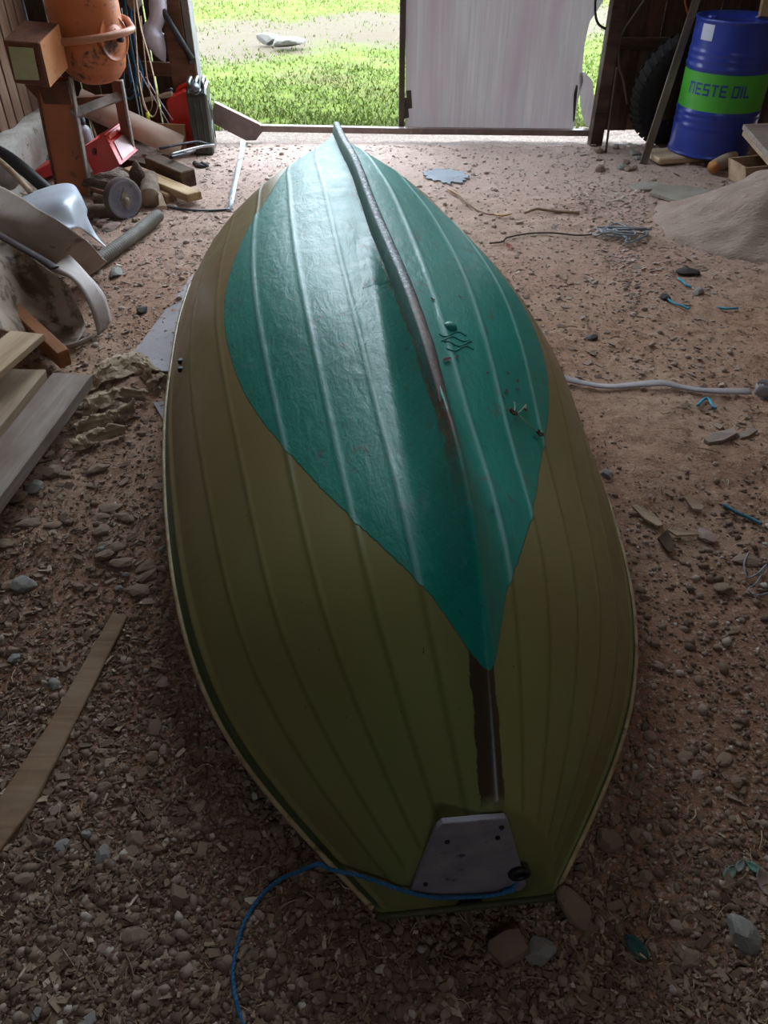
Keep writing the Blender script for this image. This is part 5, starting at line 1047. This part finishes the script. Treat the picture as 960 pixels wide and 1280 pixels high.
def make_stones():
    g1 = pm('stone_grey', '#8d8a84', '#74716c', '#5c5751', scale=7, rough=.85, bump=.5); b1 = pm('stone_brown', '#86705f', '#6d594b', '#54443a', scale=7, rough=.9, bump=.5); p1 = pm('stone_pink', '#9a8478', '#85706a', '#6b5850', scale=7, rough=.9, bump=.5)
    named = [(927, 1158, 19, 21, g1, 'largest pale grey stone at lower right'), (861, 1194, 15, 11, b1, 'reddish brown stone left of the largest grey one'), (674, 1182, 17, 19, g1, 'oval grey stone below the stern ring'), (635, 1172, 28, 26, b1, 'broad dark wedge-shaped stone under the stern'),
             (224, 1113, 12, 15, b1, 'upright oval brown stone left of the rope'), (130, 1064, 13, 9, g1, 'rounded grey stone at lower left beside the buried board'), (170, 1046, 12, 12, b1, 'brown rounded stone right of the buried board'), (165, 1164, 18, 11, b1, 'flat brown stone at the bottom left'),
             (130, 1183, 11, 8, p1, 'small pinkish stone left of the flat brown one'), (195, 908, 14, 9, b1, 'flat brown stone left of the boat rim'), (145, 681, 13, 9, b1, 'square block-like stone beside the leafy litter'), (128, 660, 12, 9, b1, 'brown lump just above the block-like stone'),
             (66, 585, 13, 11, b1, 'dark round stone at the foot of the grey plank'), (45, 606, 15, 12, g1, 'greyish stone below the dark round one'), (178, 386, 9, 9, pm('stone_black', '#3b3432', '#2c2624', rough=.8), 'small black lump beside the lilac board'), (873, 363, 11, 6, g1, 'grey stone among the blue twine scraps'), (832, 370, 8, 7, pm('stone_black', ''), 'dark clod left of the blue twine'), (858, 340, 15, 5, pm('stone_black', ''), 'long dark clod above the blue twine'), (740, 420, 9, 7, pm('stone_black', ''), 'dark clod in the open floor right of the boat'),
             (759, 590, 9, 8, g1, 'small grey stone close to the right rim'), (881, 668, 16, 8, p1, 'smooth buff stone beside the splinters'), (150, 262, 16, 8, p1, 'pale rubble stone in front of the mixer wheel'), (140, 283, 14, 7, p1, 'flat rubble stone nearer the camera than the pale one'), (145, 340, 15, 7, g1, 'flat grey stone beside the corrugated hose'), (30, 728, 20, 7, g1, 'flat pale stone at the left edge above the clay pan'), (760, 1042, 17, 15, b1, 'dark brown stone right of the stern'), (790, 1040, 11, 8, b1, 'small stone beside the dark brown one'), (720, 1130, 26, 18, b1, 'broad buried stone below the right stern corner'), (30, 1095, 12, 10, b1, 'round brown stone at the left edge near the bottom'), (110, 1275, 16, 10, g1, 'pale stone cut by the bottom edge at left')]
    for k, (x, y, w, h, m, lab) in enumerate(named):
        p = T(x, y+h*.5); s_ = (p-cam.location).length/F; blob('stone', p, (w*s_, max(h, w*.6)*s_, max(.35*w, .6*h)*s_), m, lab, 'stone', sub=3, seed=100+k, rot=k*.9, amp=.14, sink=.3)
    marks = [(T(x, y), lab) for x, y, lab in ((927, 1158, 'the largest grey stone at lower right'), (861, 1194, 'the reddish stone at lower right'), (165, 1164, 'the flat brown stone at bottom left'), (130, 1064, 'the rounded grey stone at lower left'),
             (690, 1097, 'the right stern corner'), (470, 1133, 'the left stern corner'), (297, 1180, 'the curve of the blue rope'), (160, 768, 'the tip of the buried board'), (60, 905, 'the middle of the buried board'), (66, 585, 'the dark stone by the grey plank'), (145, 681, 'the block-like stone'), (785, 800, 'the widest part of the right rim'))]
    used = set(); cn = {g1.name: 'grey', b1.name: 'brown', p1.name: 'pinkish'}
    def where(p, col, mk, kind='small %s stone'):
        m_, lab = min(mk, key=lambda q: (q[0]-p).length); d = p-m_; cm = d.length*100
        side = ('right' if d.x > 0 else 'left') if abs(d.x) > abs(d.y) else ('beyond' if d.y > 0 else 'before'); side = side+' of' if side in ('right', 'left') else side
        far = 'just' if cm < 7 else 'a thumb length' if cm < 11 else 'a hand width' if cm < 17 else 'a foot' if cm < 34 else 'well'
        return '%s %s %s %s' % (kind % col, far, side, lab)
    rr = random.Random(11); k = 0; ms = [g1, b1, b1, p1]
    tries = 0
    while k < 56 and tries < 4000:
        tries += 1
        x, y = rr.uniform(0, 960), rr.uniform(700, 1275)
        if k % 4 == 0: x, y = rr.uniform(0, 220), rr.uniform(600, 1270)
        p = T(x, y)
        if boat_inside(p.x, p.y, .03) or hit(x, y)[0].z > p.z+.03: continue
        w = rr.uniform(4.5, 10); lab = where(p, cn[ms[k % 4].name], marks, ('small' if w < 7.5 else 'larger')+' %s stone')
        if lab in used: continue
        used.add(lab); s_ = (p-cam.location).length/F; blob('stone', p, (w*s_, w*s_*rr.uniform(.6, 1), w*s_*rr.uniform(.4, .7)), ms[k % 4], lab, 'stone', 'small stones near the camera', sub=2, seed=300+k, rot=rr.random()*6, amp=.15, sink=.3); k += 1
    cl = pm('clod_tan', '#8a7663', '#735f4f', '#5a493c', scale=9, rough=.95, bump=.8); tries = 0; k = 0
    mk3 = [(T(66, 585), 'the dark stone by the grey plank'), (T(145, 681), 'the block-like stone'), (T(30, 728), 'the flat pale stone at the left edge'), (T(160, 768), 'the tip of the buried board'), (T(200, 640), 'the left boat rim'), (T(120, 570), 'the lowest bark sheet'), (T(15, 660), 'the left edge of the photo'), (T(940, 1085), 'the torn scraps at the right edge'), (T(881, 668), 'the smooth buff stone'), (T(945, 722), 'the curling white cord')]
    while k < 26 and tries < 3000:
        tries += 1; x, y = (rr.uniform(0, 205), rr.uniform(585, 740)) if k < 20 else (rr.uniform(850, 960), rr.uniform(690, 960)); p = T(x, y); w = rr.uniform(7, 17)
        lab = where(p, 'tan', mk3, ('thin' if w < 12 else 'broad')+' %s earth flake')
        if lab in used or boat_inside(p.x, p.y, .04): continue
        used.add(lab); s_ = (p-cam.location).length/F; blob('earth_flake', p, (w*s_, w*s_*.62, w*s_*.24), cl, lab, 'clod', 'flaky earth clods', sub=2, seed=700+k, rot=rr.uniform(-.4, .8), amp=.3, sink=.25); k += 1
    mk2 = [(T(738, 184), 'the foot of the right door post'), (T(803, 203), 'the foot of the leaning batten'), (T(157, 272), 'the mixer wheel'), (T(120, 330), 'the near end of the corrugated hose')]; j = 0
    tries = 0
    while j < 22 and tries < 3000:
        tries += 1
        right = j < 12
        x, y = (rr.uniform(745, 830), rr.uniform(186, 214)) if right else (rr.uniform(118, 178), rr.uniform(275, 300))
        p = T(x, y); lab = where(p, cn[[g1, p1, b1][j % 3].name], mk2, '%s rubble stone')
        if lab in used: continue
        used.add(lab); s_ = (p-cam.location).length/F; w = rr.uniform(4, 9)
        blob('stone', p, (w*s_, w*s_*.8, w*s_*.55), [g1, p1, b1][j % 3], lab, 'stone', 'rubble by the right door post' if right else 'rubble in front of the mixer', sub=2, seed=500+j, rot=j, amp=.2, sink=.3); j += 1
    # coloured rag scraps, bottom right
    for k, (x, y, s_, cl, lab) in enumerate(((942, 1085, .036, '#6a9486', 'pale green torn scrap at the right edge'), (924, 1083, .03, '#7c8680', 'greyish torn scrap left of the pale green one'), (955, 1105, .06, '#8d7d74', 'brown torn scrap at the right edge'), (911, 1092, .04, '#6d8072', 'curled green strip beside the torn scraps'), (795, 1185, .055, '#1f4a48', 'dark teal rag scrap in the dark foreground'))):
        flake(T(x, y, .004), (0, -.2, 1), s_, pm('scrap_%s' % cl[1:], cl, rough=.8), 'rag_scrap', lab, 'scrap', seed=80+k, asp=.55)
    # yard stones outside
    for x, y, w, lab in ((337, 52, .16, 'pale grey rock lying in the yard beyond the doorway'), (360, 56, .22, 'flat pale rock right of the other yard rock')):
        p = G(x, y, -.02); blob('rock', p, (w, w*.7, .07), pm('yard_rock', '#6b6762', '#57534e', scale=5, rough=.9), lab, 'rock', seed=int(x), amp=.15)

make_mixer(); make_left(); make_right(); make_boat_details(); make_stones()
